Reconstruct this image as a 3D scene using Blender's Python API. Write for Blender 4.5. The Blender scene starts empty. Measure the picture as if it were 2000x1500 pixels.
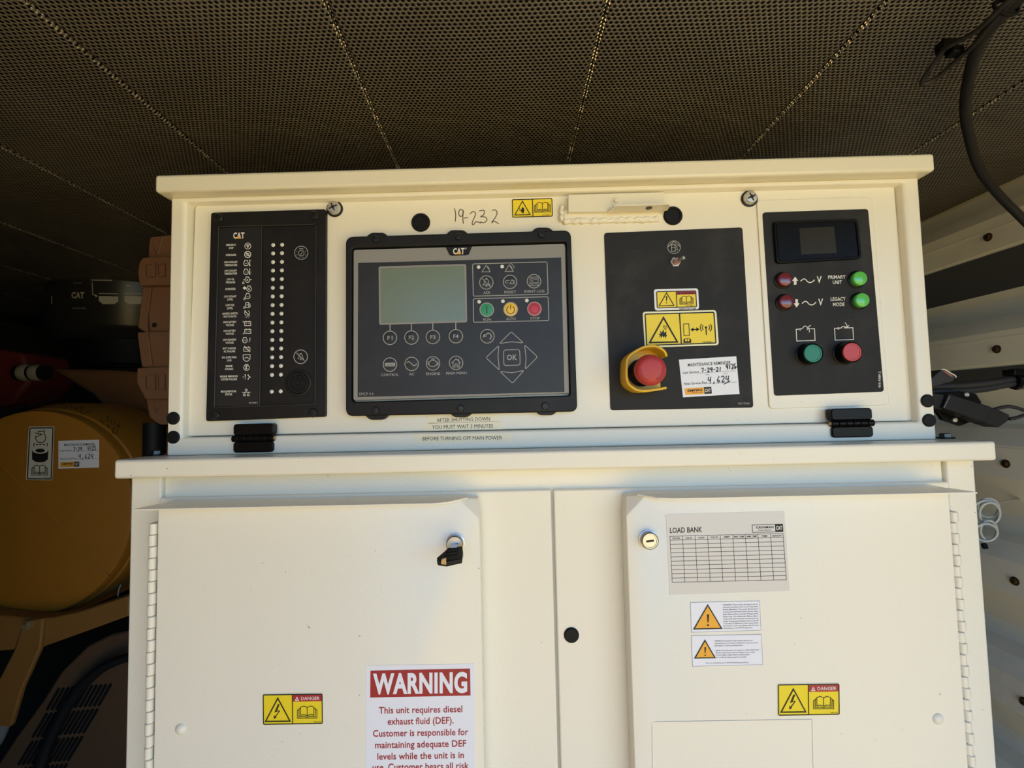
import bpy, bmesh, math, random
from mathutils import Vector, Matrix

random.seed(7)
SC = bpy.context.scene
COL = SC.collection
PI = math.pi

# ------------------------------------------------------------------ camera
# Camera solved from the photograph's vanishing points: focal length 950 px on a 2000 px wide frame,
# standing 0.66 m in front of the control panel (plane y = 0), eye 1.5 m above the floor.
FPX, DIST, EYE = 950.0, 0.66, 1.5
CAM = Vector((0.0, -DIST, EYE))
ROT = ((0.99968, 0.02227, 0.01215), (-0.0229, 0.99824, 0.05475), (-0.01091, -0.05501, 0.99843))
def w_of(row): return Vector((row[0], row[2], -row[1]))
RIGHT, DOWN, FWD = w_of(ROT[0]), w_of(ROT[1]), w_of(ROT[2])
cam_data = bpy.data.cameras.new('camera')
cam_data.sensor_width = 36.0
cam_data.lens = 36.0 * FPX / 2000.0
cam_data.clip_start = 0.02
cam = bpy.data.objects.new('camera', cam_data)
m = Matrix((RIGHT, -DOWN, -FWD)).transposed().to_4x4()
m.translation = CAM
cam.matrix_world = m
COL.objects.link(cam)
SC.camera = cam

# ------------------------------------------------------------------ light
SC.view_settings.view_transform = 'Standard'
SC.view_settings.look = 'None'
SC.view_settings.gamma = 1.0
SC.view_settings.use_curve_mapping = False
SC.view_settings.exposure = 1.40
world = bpy.data.worlds.new('sky')
SC.world = world
world.use_nodes = True
wn = world.node_tree
wn.nodes.clear()
wo = wn.nodes.new('ShaderNodeOutputWorld')
bg = wn.nodes.new('ShaderNodeBackground')
sky = wn.nodes.new('ShaderNodeTexSky')
sky.sky_type = 'NISHITA'
sky.sun_disc = False
sky.sun_elevation = math.radians(70)
sky.sun_rotation = math.radians(-35)
sky.air_density = 1.0
sky.dust_density = 0.3
sky.ozone_density = 3.0
sky.altitude = 1500
tint = wn.nodes.new('ShaderNodeMix')
tint.data_type = 'RGBA'; tint.blend_type = 'MULTIPLY'
tint.inputs['Factor'].default_value = 1.0
tint.inputs['B'].default_value = (0.62, 0.89, 1.16, 1.0)      # clear high-desert blue
wn.links.new(sky.outputs[0], tint.inputs['A'])
wn.links.new(tint.outputs['Result'], bg.inputs[0])
wn.links.new(bg.outputs[0], wo.inputs[0])
bg.inputs[1].default_value = .2
sun = bpy.data.lights.new('sun', 'SUN')
sun.energy = 4.3
sun.angle = math.radians(0.6)
sun.color = (0.92, 0.94, 0.74)
sun_o = bpy.data.objects.new('sun', sun)
# the sun stands behind the enclosure, so its light falls on the ground outside and not on the panel
sun_o.rotation_euler = Vector((0.12, -0.30, -0.95)).to_track_quat('-Z', 'Y').to_euler()
sun_o.location = (0, 2, 8)
COL.objects.link(sun_o)

# ------------------------------------------------------------------ measuring
# ray() and at() survey the place: a picture point seen on a plane parallel to the panel gives a point in metres.
def ray(px, py):
    return RIGHT * ((px - 1000.0) / FPX) + DOWN * ((py - 750.0) / FPX) + FWD
def at(px, py, y=0.0):
    r = ray(px, py)
    return CAM + r * ((y + DIST) / r.y)
def dist_at(px, py, d):
    return CAM + ray(px, py) * d
ANG = math.radians(1.346)           # the enclosure stands 1.3 degrees askew to the panel
def enc(x, y, z):
    c, s = math.cos(ANG), math.sin(ANG)
    yy = y + DIST
    return Vector((x * c - yy * s, x * s + yy * c - DIST, z))

# ------------------------------------------------------------------ materials
def lin(c):
    out = []
    for v in c:
        v /= 255.0
        out.append(v / 12.92 if v <= 0.04045 else ((v + 0.055) / 1.055) ** 2.4)
    return tuple(out) + (1.0,)
MATS = {}
def mat(name, rgb, rough=0.5, metal=0.0, coat=0.0, bump=None, var=None, spec=0.5, specks=None, trans=0.0):
    if name in MATS: return MATS[name]
    m = bpy.data.materials.new(name)
    m.use_nodes = True
    nt = m.node_tree
    b = nt.nodes['Principled BSDF']
    b.inputs['Base Color'].default_value = lin(rgb)
    b.inputs['Roughness'].default_value = rough
    b.inputs['Metallic'].default_value = metal
    b.inputs['Coat Weight'].default_value = coat
    b.inputs['Specular IOR Level'].default_value = spec
    if trans:
        b.inputs['Transmission Weight'].default_value = trans
    tc = nt.nodes.new('ShaderNodeTexCoord')
    col = None
    if var:
        sc, amt, rgb2 = var
        n = nt.nodes.new('ShaderNodeTexNoise')
        n.inputs['Scale'].default_value = sc
        n.inputs['Detail'].default_value = 6
        n.inputs['Roughness'].default_value = 0.65
        nt.links.new(tc.outputs['Object'], n.inputs['Vector'])
        r = nt.nodes.new('ShaderNodeMapRange')
        r.inputs['From Min'].default_value = 0.5
        r.inputs['From Max'].default_value = 0.78
        r.inputs['To Max'].default_value = amt
        nt.links.new(n.outputs['Fac'], r.inputs['Value'])
        mx = nt.nodes.new('ShaderNodeMix'); mx.data_type = 'RGBA'
        mx.inputs['A'].default_value = lin(rgb)
        mx.inputs['B'].default_value = lin(rgb2)
        nt.links.new(r.outputs[0], mx.inputs['Factor'])
        nt.links.new(mx.outputs['Result'], b.inputs['Base Color'])
        col = mx
    if specks:
        sc, thr, rgb3 = specks
        n = nt.nodes.new('ShaderNodeTexNoise')
        n.inputs['Scale'].default_value = sc
        n.inputs['Detail'].default_value = 2
        nt.links.new(tc.outputs['Object'], n.inputs['Vector'])
        r = nt.nodes.new('ShaderNodeMapRange')
        r.inputs['From Min'].default_value = thr
        r.inputs['From Max'].default_value = thr + 0.03
        r.inputs['To Max'].default_value = 0.55
        nt.links.new(n.outputs['Fac'], r.inputs['Value'])
        mx = nt.nodes.new('ShaderNodeMix'); mx.data_type = 'RGBA'
        mx.inputs['A'].default_value = lin(rgb)
        if col: nt.links.new(col.outputs['Result'], mx.inputs['A'])
        mx.inputs['B'].default_value = lin(rgb3)
        nt.links.new(r.outputs[0], mx.inputs['Factor'])
        nt.links.new(mx.outputs['Result'], b.inputs['Base Color'])
    if bump:
        sc, st, d = bump
        n = nt.nodes.new('ShaderNodeTexNoise')
        n.inputs['Scale'].default_value = sc
        n.inputs['Detail'].default_value = 3
        nt.links.new(tc.outputs['Object'], n.inputs['Vector'])
        bp = nt.nodes.new('ShaderNodeBump')
        bp.inputs['Strength'].default_value = st
        bp.inputs['Distance'].default_value = d
        nt.links.new(n.outputs['Fac'], bp.inputs['Height'])
        nt.links.new(bp.outputs[0], b.inputs['Normal'])
        if coat: nt.links.new(bp.outputs[0], b.inputs['Coat Normal'])
    MATS[name] = m
    return m
CREAM = mat('cream_paint', (235, 229, 210), 0.27, bump=(420, 0.35, 0.0006), specks=(150, 0.765, (120, 100, 75)))
BLACKPL = mat('black_plastic', (20, 19, 19), 0.5, spec=0.3, bump=(900, 0.15, 0.0004), var=(14, 0.05, (120, 112, 100)))
BLACKPR = mat('black_overlay', (33, 32, 31), 0.6, spec=0.3, var=(11, 0.16, (120, 114, 106)), bump=(1500, 0.1, 0.0003))
KEYPAD = mat('keypad_overlay', (38, 38, 40), 0.45, spec=0.4, var=(16, 0.10, (110, 110, 112)))
GREYPL = mat('grey_faceplate', (140, 138, 134), 0.5)
RUBBER = mat('black_rubber', (15, 15, 16), 0.6, spec=0.25)
GLOSSBLACK = mat('gloss_black', (10, 10, 11), 0.28, spec=0.15)
STEEL = mat('zinc_steel', (206, 203, 196), 0.34, metal=0.75, bump=(500, 0.2, 0.0004))
DARKSCREW = mat('black_screw', (45, 44, 43), 0.35, metal=0.6)
BRASS = mat('brass', (190, 156, 104), 0.5, metal=0.3)
WHITEPR = mat('white_ink', (226, 224, 216), 0.6)
GREYPR = mat('grey_ink', (160, 160, 158), 0.6)
BLACKINK = mat('black_ink', (20, 19, 18), 0.6)
YELLOW = mat('sticker_yellow', (238, 212, 34), 0.45)
ORANGE = mat('sticker_orange', (240, 172, 50), 0.5)
REDPR = mat('sticker_red', (172, 34, 40), 0.5)
DARKRED = mat('sign_red', (158, 30, 40), 0.45)
PAPER = mat('sticker_white', (232, 233, 238), 0.4)
CLEAR = mat('tape_cream', (238, 228, 196), 0.3)
INKS = {'white': WHITEPR, 'grey': GREYPR, 'black': BLACKINK, 'yellow': YELLOW, 'orange': ORANGE, 'red': REDPR,
        'darkred': DARKRED, 'paper': PAPER}

# ------------------------------------------------------------------ mesh building
def frame_of(axis):
    z = Vector(axis).normalized()
    x = z.orthogonal().normalized() if abs(z.z) > 0.95 else Vector((0, 0, 1)).cross(z).normalized()
    return x, z.cross(x), z
class MB:
    def __init__(s): s.v, s.f = [], []
    def add(s, vs, fs):
        o = len(s.v)
        s.v += [Vector(p) for p in vs]
        s.f += [tuple(i + o for i in f) for f in fs]
        return s
    def box(s, a, b):
        x0, y0, z0 = a; x1, y1, z1 = b
        return s.add([(x0,y0,z0),(x1,y0,z0),(x1,y1,z0),(x0,y1,z0),(x0,y0,z1),(x1,y0,z1),(x1,y1,z1),(x0,y1,z1)],
                     [(0,3,2,1),(4,5,6,7),(0,1,5,4),(1,2,6,5),(2,3,7,6),(3,0,4,7)])
    def prism(s, front, back):              # two loops of equal length, wound alike
        n = len(front)
        return s.add(list(front) + list(back), [tuple(range(n)), tuple(range(2*n-1, n-1, -1))] +
                     [(i, n+i, n+(i+1) % n, (i+1) % n) for i in range(n)])
    def slab(s, pts, y0, y1):               # picture outline on plane y0 pushed straight back to y1
        fr = [at(px, py, y0) for px, py in pts]
        return s.prism(fr, [Vector((p.x, y1, p.z)) for p in fr])
    def frame(s, outer, inner, y0, y1, y0i=None):
        assert len(outer) == len(inner)
        a = [at(px, py, y0) for px, py in outer]
        b = [at(px, py, y0 if y0i is None else y0i) for px, py in inner]
        n = len(a)
        c = [Vector((p.x, y1, p.z)) for p in a]; d = [Vector((p.x, y1, p.z)) for p in b]
        f = []
        for i in range(n):
            j = (i+1) % n
            f += [(i, n+i, n+j, j), (i, j, 2*n+j, 2*n+i), (n+i, 3*n+i, 3*n+j, n+j), (2*n+i, 2*n+j, 3*n+j, 3*n+i)]
        return s.add(a+b+c+d, f)
    def lathe(s, o, axis, prof, seg=24, caps=True):
        x, y, z = frame_of(axis); o = Vector(o)
        vs, fs = [], []
        for r, h in prof:
            for k in range(seg):
                a = 2*PI*k/seg
                vs.append(o + z*h + (x*math.cos(a) + y*math.sin(a))*r)
        for i in range(len(prof)-1):
            for k in range(seg):
                j = (k+1) % seg
                fs.append((i*seg+k, i*seg+j, (i+1)*seg+j, (i+1)*seg+k))
        if caps:
            fs.append(tuple(range(seg-1, -1, -1)))
            n = (len(prof)-1)*seg
            fs.append(tuple(range(n, n+seg)))
        return s.add(vs, fs)
    def tube(s, pts, r, seg=10, smooth=3, closed=False):
        pts = [Vector(p) for p in pts]
        if smooth > 1: pts = catmull(pts, smooth, closed)
        n = len(pts); vs, fs = [], []
        px = None
        for i, p in enumerate(pts):
            if closed: t = pts[(i+1) % n] - pts[i-1]
            else: t = pts[min(i+1, n-1)] - pts[max(i-1, 0)]
            t.normalize()
            if px is None: x = t.orthogonal().normalized()
            else: x = (px - t*px.dot(t)).normalized()
            px = x; y = t.cross(x)
            rr = r(i/(n-1)) if callable(r) else r
            for k in range(seg):
                a = 2*PI*k/seg
                vs.append(p + (x*math.cos(a)+y*math.sin(a))*rr)
        m = n if closed else n-1
        for i in range(m):
            i2 = (i+1) % n
            for k in range(seg):
                j = (k+1) % seg
                fs.append((i*seg+k, i*seg+j, i2*seg+j, i2*seg+k))
        if not closed:
            fs.append(tuple(range(seg-1, -1, -1))); fs.append(tuple(range((n-1)*seg, n*seg)))
        return s.add(vs, fs)
    def build(s, name, material, parent=None, label=None, smooth=0, bevel=0.0, bseg=2, kind=None, cat=None, group=None, loc=None):
        me = bpy.data.meshes.new(name)
        base = Vector((0, 0, 0))
        if parent is not None: base = Vector(parent['base'])
        if loc is not None: org = Vector(loc)
        else: org = base
        me.from_pydata([tuple(p - org) for p in s.v], [], s.f)
        bm = bmesh.new(); bm.from_mesh(me)
        bmesh.ops.recalc_face_normals(bm, faces=bm.faces[:])
        bm.to_mesh(me); bm.free()
        if smooth:
            for p in me.polygons: p.use_smooth = True
            me.set_sharp_from_angle(angle=math.radians(smooth))
        me.materials.append(material)
        o = bpy.data.objects.new(name, me)
        COL.objects.link(o)
        if parent is not None:
            o.parent = parent
            o.location = org - base
        else:
            o.location = org
        o['base'] = tuple(org)
        if bevel:
            bv = o.modifiers.new('bevel', 'BEVEL')
            bv.width = bevel; bv.segments = bseg; bv.limit_method = 'ANGLE'; bv.angle_limit = math.radians(35)
            for p in me.polygons: p.use_smooth = True
            me.set_sharp_from_angle(angle=math.radians(50))
            bv.harden_normals = False
        if label: o['label'] = label
        if kind: o['kind'] = kind
        if cat: o['category'] = cat
        if group: o['group'] = group
        return o
def thing(name, label, cat, loc=(0, 0, 0), group=None):
    o = bpy.data.objects.new(name, None)
    o.empty_display_size = 0.02
    o.location = loc; COL.objects.link(o)
    o['label'] = label; o['category'] = cat; o['base'] = tuple(loc)
    if group: o['group'] = group
    return o
def dup(src, parent, delta):
    c = src.copy(); COL.objects.link(c); c.parent = parent
    c.location = src.location + Vector(delta)
    return c
def catmull(p, k, closed=False):
    n = len(p); out = []
    rng = range(n if closed else n-1)
    for i in rng:
        if closed: a, b, c, d = p[i-1], p[i], p[(i+1) % n], p[(i+2) % n]
        else: a, b, c, d = p[max(i-1, 0)], p[i], p[i+1], p[min(i+2, n-1)]
        for j in range(k):
            t = j/k
            out.append(0.5*((2*b) + (c-a)*t + (2*a-5*b+4*c-d)*t*t + (3*b-a-3*c+d)*t**3))
    if not closed: out.append(p[-1])
    return out
def V2(p): return Vector((p[0], p[1]))
def rr(quad, r, n=4):
    """Corner-rounded outline of a quad given clockwise from its top left corner."""
    q = [V2(p) for p in quad]; out = []
    k = len(q)
    for i in range(k):
        p, a, b = q[i], q[i-1], q[(i+1) % k]
        da, db = (a-p).normalized()*r, (b-p).normalized()*r
        for j in range(n+1):
            t = j/n
            out.append(tuple((p+da)*(1-t)**2 + p*2*t*(1-t) + (p+db)*t*t))
    return out
def inset(quad, d):
    q = [V2(p) for p in quad]; c = sum(q, V2((0, 0)))/len(q)
    out = []
    for i, p in enumerate(q):
        a, b = (q[i-1]-p).normalized(), (q[(i+1) % len(q)]-p).normalized()
        out.append(tuple(p + (a+b)*d))
    return out
def lerpq(q, u, v):
    a = V2(q[0])*(1-u)+V2(q[1])*u; b = V2(q[3])*(1-u)+V2(q[2])*u
    return tuple(a*(1-v)+b*v)

# ------------------------------------------------------------------ flat print (lettering, symbols)
GLYPH = {}
def glyphs(s, bold=0.0, res=2):
    key = (s, bold)
    if key in GLYPH: return GLYPH[key]
    cu = bpy.data.curves.new('t', 'FONT')
    cu.body = s; cu.resolution_u = res; cu.offset = bold
    cu.size = 1.0
    cu.space_character = 1.0 + 1.6*bold
    o = bpy.data.objects.new('t', cu); COL.objects.link(o)
    dg = bpy.context.evaluated_depsgraph_get()
    me = bpy.data.meshes.new_from_object(o.evaluated_get(dg))
    v = [(p.co.x, p.co.y) for p in me.vertices]; f = [tuple(p.vertices) for p in me.polygons]
    bpy.data.meshes.remove(me)
    bpy.data.objects.remove(o); bpy.data.curves.remove(cu)
    GLYPH[key] = (v, f)
    return v, f
CAPH = {}
def cap_height(bold):
    if bold not in CAPH:
        v, _ = glyphs('H', bold); ys = [p[1] for p in v]
        CAPH[bold] = (min(ys), max(ys))
    return CAPH[bold]
class Print:
    """Ink on a surface. Figures are given in picture measure and surveyed onto the surface by proj(px, py, lift)."""
    def __init__(s, y=0.0, proj=None, slope=-0.0224, lift=0.0002):
        s.y = y; s.slope = slope; s.lift = lift
        s.proj = proj or (lambda px, py, l: at(px, py, s.y - l))
        s.ink = {}; s.lines = []; s.small = {}
    def mesh(s, ink): return s.ink.setdefault(ink, MB())
    def poly(s, ink, pts, layer=1):
        s.mesh(ink).add([s.proj(px, py, s.lift*layer) for px, py in pts], [tuple(range(len(pts)))])
    def disc(s, ink, c, r, layer=1, n=16):
        s.poly(ink, [(c[0]+r*math.cos(2*PI*k/n), c[1]+r*math.sin(2*PI*k/n)) for k in range(n)], layer)
    def line(s, ink, pts, w, layer=1, closed=False, curve=1):
        p = [V2(q) for q in pts]
        if curve > 1: p = catmull(p, curve, closed)
        n = len(p); L, R = [], []
        for i in range(n):
            a = p[i-1] if (closed or i > 0) else None
            b = p[(i+1) % n] if (closed or i < n-1) else None
            d0 = (p[i]-a).normalized() if a is not None and (p[i]-a).length > 1e-9 else None
            d1 = (b-p[i]).normalized() if b is not None and (b-p[i]).length > 1e-9 else None
            if d0 is None: d0 = d1
            if d1 is None: d1 = d0
            nn = V2((-d0.y-d1.y, d0.x+d1.x))
            nn = nn.normalized() if nn.length > 1e-6 else V2((-d0.y, d0.x))
            k = max(0.45, nn.dot(V2((-d0.y, d0.x))))
            o = nn*(w/2/k)
            L.append(p[i]+o); R.append(p[i]-o)
        vs = [s.proj(q.x, q.y, s.lift*layer) for q in L+R]
        m = n if closed else n-1
        s.mesh(ink).add(vs, [(i, (i+1) % n, n+(i+1) % n, n+i) for i in range(m)])
    def ring(s, ink, c, r, w, layer=1, n=24, a0=0, a1=360):
        full = a1-a0 >= 360
        k = n if full else n+1
        pts = [(c[0]+r*math.cos(math.radians(a0+(a1-a0)*i/n)), c[1]+r*math.sin(math.radians(a0+(a1-a0)*i/n))) for i in range(k)]
        s.line(ink, pts, w, layer, closed=full)
    def tri(s, ink, c, w, h, lw, layer=1):          # c is the middle of the base
        sl = s.slope
        s.line(ink, [(c[0]-w/2, c[1]-sl*w/2), (c[0], c[1]-h), (c[0]+w/2, c[1]+sl*w/2)], lw, layer, closed=True)
    def text(s, ink, t, cx, cy, h, w=None, bold=0.0, layer=1, slope=None, shear=0.0, left=False, rot90=False, res=2):
        v, f = glyphs(t, bold, res)
        if not v: return
        c0, c1 = cap_height(bold)
        x0 = min(p[0] for p in v); x1 = max(p[0] for p in v)
        sy = h/(c1-c0)
        sx = sy if w is None else w/(x1-x0)
        sl = s.slope if slope is None else slope
        out = []
        big = h >= 4.9
        for x, y in v:
            yy = (y-(c0+c1)/2)*sy
            xx = (x-(x0 if left else (x0+x1)/2))*sx + shear*yy
            if rot90: q = (cx-yy+0, cy-xx)
            else: q = (cx+xx, cy-yy+sl*xx)
            out.append(s.proj(q[0], q[1], s.lift*layer))
        if big: s.lines.append((ink, MB().add(out, f)))
        else: s.mesh(ink).add(out, f); s.small[ink] = s.small.get(ink, 0)+1
    def book(s, ink, cx, cy, w, lw, layer=1):
        h = w*0.62
        def P(u, v): return (cx+u*w, cy+v*h+s.slope*u*w)
        s.line(ink, [P(0,-.38), P(-.16,-.5), P(-.34,-.42), P(-.34,.26), P(-.16,.2), P(0,.3)], lw, layer)
        s.line(ink, [P(0,-.38), P(.16,-.5), P(.34,-.42), P(.34,.26), P(.16,.2), P(0,.3)], lw, layer)
        s.line(ink, [P(0,-.38), P(0,.3)], lw, layer)
        s.line(ink, [P(-.34,-.3), P(-.42,-.3), P(-.42,.38), P(-.12,.36), P(0,.42), P(.12,.36), P(.42,.38), P(.42,-.3), P(.34,-.3)], lw, layer)
        s.line(ink, [P(-.42,-.18), P(-.5,-.18), P(-.5,.5), P(.5,.5), P(.5,-.18), P(.42,-.18)], lw, layer)
    def bolt(s, ink, cx, cy, w, h, layer=1):
        def P(u, v): return (cx+u*w, cy+v*h)
        s.poly(ink, [P(.3,-.5), P(.1,-.5), P(-.3,.06), P(-.02,0)], layer)
        s.poly(ink, [P(-.3,.06), P(.32,-.1), P(.26,-.02), P(-.02,.0)], layer)
        s.poly(ink, [P(.32,-.1), P(-.26,.34), P(-.16,.36), P(.32,-.02)], layer)
        s.poly(ink, [P(-.36,.5), P(-.36,.24), P(-.06,.4)], layer)
    def excl(s, ink, cx, cy, h, layer=1):
        s.poly(ink, [(cx-h*.1, cy-h*.5), (cx+h*.1, cy-h*.5), (cx+h*.045, cy+h*.18), (cx-h*.045, cy+h*.18)], layer)
        s.disc(ink, (cx, cy+h*.42), h*.085, layer, 10)
    def build(s, parent, names=None):
        out = []
        for ink, mb in s.ink.items():
            nm = (names or {}).get(ink, ink + '_print')
            out.append(mb.build(nm, INKS[ink] if isinstance(ink, str) else ink, parent, kind='stuff' if s.small.get(ink, 0) > 1 else None))
        for ink, mb in s.lines: out.append(mb.build('text_line', INKS[ink], parent))
        return out
def logo(pr, cx, cy, h, w, ink='white', tri='orange', layer=1):
    pr.text(ink, 'CAT', cx, cy, h, w, bold=0.035, layer=layer)
    if tri:
        pr.poly(tri, [(cx-w*.27, cy+h*.5-pr.slope*w*.2), (cx+w*.0, cy+h*.02), (cx+w*.25, cy+h*.5+pr.slope*w*.2)], layer+1)
def screw(c, r, h, axis=(0, -1, 0), hexr=0.45, seg=16):
    return MB().lathe(c, axis, [(r*1.0, 0), (r, h*.55), (r*.82, h*.95), (r*hexr, h), (r*hexr*.9, h*.45), (0.0001, h*.4)], seg)

# ================================================================== the enclosure
H = EYE + 0.45                       # underside of the ceiling
XW = 1.0                             # inner face of the right wall's ribs
WALLP = mat('wall_paint', (236, 232, 214), 0.5, bump=(300, 0.2, 0.0005), var=(5, 0.25, (120, 112, 96)))
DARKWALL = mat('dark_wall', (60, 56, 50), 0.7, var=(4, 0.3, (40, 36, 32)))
FLOORM = mat('floor_plate', (124, 120, 110), 0.6, var=(6, 0.4, (84, 80, 72)), bump=(80, 0.3, 0.001))
GROUND = mat('desert_ground', (218, 176, 102), 0.9, var=(1.5, 0.5, (198, 154, 86)), bump=(30, 0.5, 0.02))

def perforated():
    m = bpy.data.materials.new('perforated_sheet'); m.use_nodes = True
    nt = m.node_tree; b = nt.nodes['Principled BSDF']
    N = nt.nodes.new; L = nt.links.new
    tc = N('ShaderNodeTexCoord'); sp = N('ShaderNodeSeparateXYZ'); L(tc.outputs['Object'], sp.inputs[0])
    P = 0.0066; Q = P*math.sqrt(3)
    def mth(op, a, bb=None, c=None):
        n = N('ShaderNodeMath'); n.operation = op
        for i, x in enumerate((a, bb, c)):
            if x is None: continue
            if isinstance(x, (int, float)): n.inputs[i].default_value = x
            else: L(x, n.inputs[i])
        return n.outputs[0]
    def cell(c, p, off):
        f = mth('FRACT', mth('ADD', mth('DIVIDE', c, p), off))
        return mth('MULTIPLY', mth('SUBTRACT', f, 0.5), p)
    def dist(off):
        x = cell(sp.outputs[0], P, off); y = cell(sp.outputs[1], Q, off)
        return mth('SQRT', mth('ADD', mth('MULTIPLY', x, x), mth('MULTIPLY', y, y)))
    d = mth('MINIMUM', dist(0.0), dist(0.5))
    r = N('ShaderNodeMapRange'); r.inputs['From Min'].default_value = P*0.27; r.inputs['From Max'].default_value = P*0.36
    L(d, r.inputs['Value'])
    nz = N('ShaderNodeTexNoise'); nz.inputs['Scale'].default_value = 9; L(tc.outputs['Object'], nz.inputs['Vector'])
    mz = N('ShaderNodeMix'); mz.data_type = 'RGBA'
    mz.inputs['A'].default_value = lin((172, 166, 156)); mz.inputs['B'].default_value = lin((136, 130, 122))
    L(nz.outputs['Fac'], mz.inputs['Factor'])
    mx = N('ShaderNodeMix'); mx.data_type = 'RGBA'
    mx.inputs['A'].default_value = lin((14, 13, 12)); L(mz.outputs['Result'], mx.inputs['B'])
    L(r.outputs[0], mx.inputs['Factor']); L(mx.outputs['Result'], b.inputs['Base Color'])
    b.inputs['Metallic'].default_value = 0.55
    b.inputs['Roughness'].default_value = 0.45
    r2 = N('ShaderNodeMapRange'); r2.inputs['From Min'].default_value = P*0.22; r2.inputs['From Max'].default_value = P*0.48
    L(d, r2.inputs['Value'])
    bp = N('ShaderNodeBump'); bp.inputs['Strength'].default_value = 0.8; bp.inputs['Distance'].default_value = 0.0012
    L(r2.outputs[0], bp.inputs['Height']); L(bp.outputs[0], b.inputs['Normal'])
    return m
PERF = perforated()

YF, YB, YW = -1.1, 2.2, -.65
XL = -2.3
def enc_mesh(mb):
    mb.v = [enc(p.x, p.y, p.z) for p in mb.v]
    return mb
ceil = enc_mesh(MB().box((XL, YF, H+0.012), (XW+0.12, YB, H+0.06))).build('ceiling', DARKWALL, kind='structure')
seams = [-2.06, -1.75, -1.44, -1.13, -0.817, -0.505, -0.188, 0.122, 0.436, 0.743, 1.055]
FRINGE = mat('cut_edge_metal', (222, 214, 198), 0.35, metal=0.5)
fr = MB()
for i in range(len(seams)-1):
    a, b = seams[i], seams[i+1]
    # each sheet sags a hair and ends in a turned-up edge at the seam
    prof = [(a+.0012, .010), (a+.002, .002), (a+.006, 0), ((a+b)/2, -.0012), (b-.006, 0), (b-.002, .002), (b-.0012, .010)]
    mb = MB()
    lo = [Vector((x, YF, H+z)) for x, z in prof]; hi = [Vector((x, YB, H+z)) for x, z in prof]
    n = len(prof)
    mb.add(lo+hi, [(k, k+1, n+k+1, n+k) for k in range(n-1)])
    enc_mesh(mb).build('ceiling_panel', PERF, ceil)
for i in range(2, len(seams)-1):
    x = seams[i]; y = -0.95
    st = 0.00572
    while y < 1.15:
        j = random.uniform(-.0004, .0004); s = random.uniform(.45, .95)
        for sd in (-1, 1):
            x0 = x + sd*.0016 + j
            fr.add([(x0-.0011*s, y, H-.0006), (x0+.0011*s, y, H-.0006), (x0+.0003, y+.0030*s, H-.0006), (x0-.0003+sd*.0008, y+.0014, H-.0028*s)],
                   [(0, 1, 3), (1, 2, 3), (2, 0, 3)])
            y += st/2
enc_mesh(fr).build('seam_edge', FRINGE, ceil, kind='stuff', label='bright serrated cut edges of the perforated sheets')

# right wall: horizontal ribs with screws
rows = [EYE+.335+.231, EYE+.335, EYE+.103, EYE-.128, EYE-.359, EYE-.590, EYE-.821, EYE-1.052, EYE-1.283]
prof = [(XW+.066, H+.012)]
for z in rows:
    if z > H: continue
    prof += [(XW+.07, z+.112), (XW+.068, z+.076), (XW+.024, z+.069), (XW+.003, z+.042), (XW, z+.036), (XW, z-.029), (XW+.003, z-.033)]
prof += [(XW+.07, 0)]
prof = [(x, min(z, H+.012)) for x, z in prof]
n = len(prof)
mb = MB().add([(x, YW, z) for x, z in prof]+[(x, YB, z) for x, z in prof], [(k, k+1, n+k+1, n+k) for k in range(n-1)])
wr = enc_mesh(mb).build('wall_right', WALLP, kind='structure', smooth=12)
# dark slate strips laid along the undercuts below the two upper ribs
SLATE = mat('slate_grey', (62, 64, 68), 0.9, bump=(260, .4, .001))
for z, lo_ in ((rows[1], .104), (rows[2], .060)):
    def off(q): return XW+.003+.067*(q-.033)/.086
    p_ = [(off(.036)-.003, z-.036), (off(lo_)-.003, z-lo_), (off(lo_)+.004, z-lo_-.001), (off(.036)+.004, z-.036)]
    enc_mesh(MB().prism([Vector((x, YW, q)) for x, q in p_], [Vector((x, YB, q)) for x, q in p_])).build('slate_strip', SLATE, wr)
RUST = mat('rusty_screw', (92, 70, 50), 0.5, metal=0.7)
for z in rows[1:6]:
    for y in (0.312, 1.0):
        c = enc(XW, y, z)
        MB().lathe(c, enc(-1, 0, 0)-enc(0, 0, 0), [(.0085, 0), (.0085, .0015), (.0055, .002), (.0055, .006), (.003, .0065), (.0028, .004), (.0001, .004)], 14).build('rib_screw', RUST, wr, smooth=40)
# thin lap joints of the wall sheets
for z, zz in ((EYE+.335+.012, 0), (EYE+.103+.022, 0), (EYE-.128+.03, 0)):
    enc_mesh(MB().box((XW-.0012, YW, z), (XW+.004, YB, z+.0012))).build('sheet_edge', WALLP, wr)
enc_mesh(MB().box((XL, YB, 0), (XW+.1, YB+.05, H+.05))).build('wall_back', DARKWALL, kind='structure')
enc_mesh(MB().box((XL-.05, YF, 0), (XL, YB, H+.05))).build('wall_left', DARKWALL, kind='structure')
enc_mesh(MB().box((XL, -.34, 0), (-.66, -.29, H+.012))).build('light_block_wall', WALLP, kind='structure')  # unseen wall added to block light from the engine side
BLOCK_DOOR_END = (-.50, -1.60)  # unseen door leaf added, angled to block left sky and bounce warm light
dl_ = [Vector((-.64, -.345, 0)), Vector((BLOCK_DOOR_END[0], BLOCK_DOOR_END[1], 0)), Vector((BLOCK_DOOR_END[0]-.035, BLOCK_DOOR_END[1]-.01, 0)), Vector((-.675, -.355, 0))]
enc_mesh(MB().prism([p+Vector((0, 0, H-.01)) for p in dl_], [p+Vector((0, 0, .05)) for p in dl_])).build('light_block_door', mat('block_door_tan', (190, 146, 104), .6, bump=(60, .2, .001)), kind='structure')
enc_mesh(MB().box((XL, YF, -.03), (XW+.1, YB, 0))).build('floor', FLOORM, kind='structure')
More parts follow.
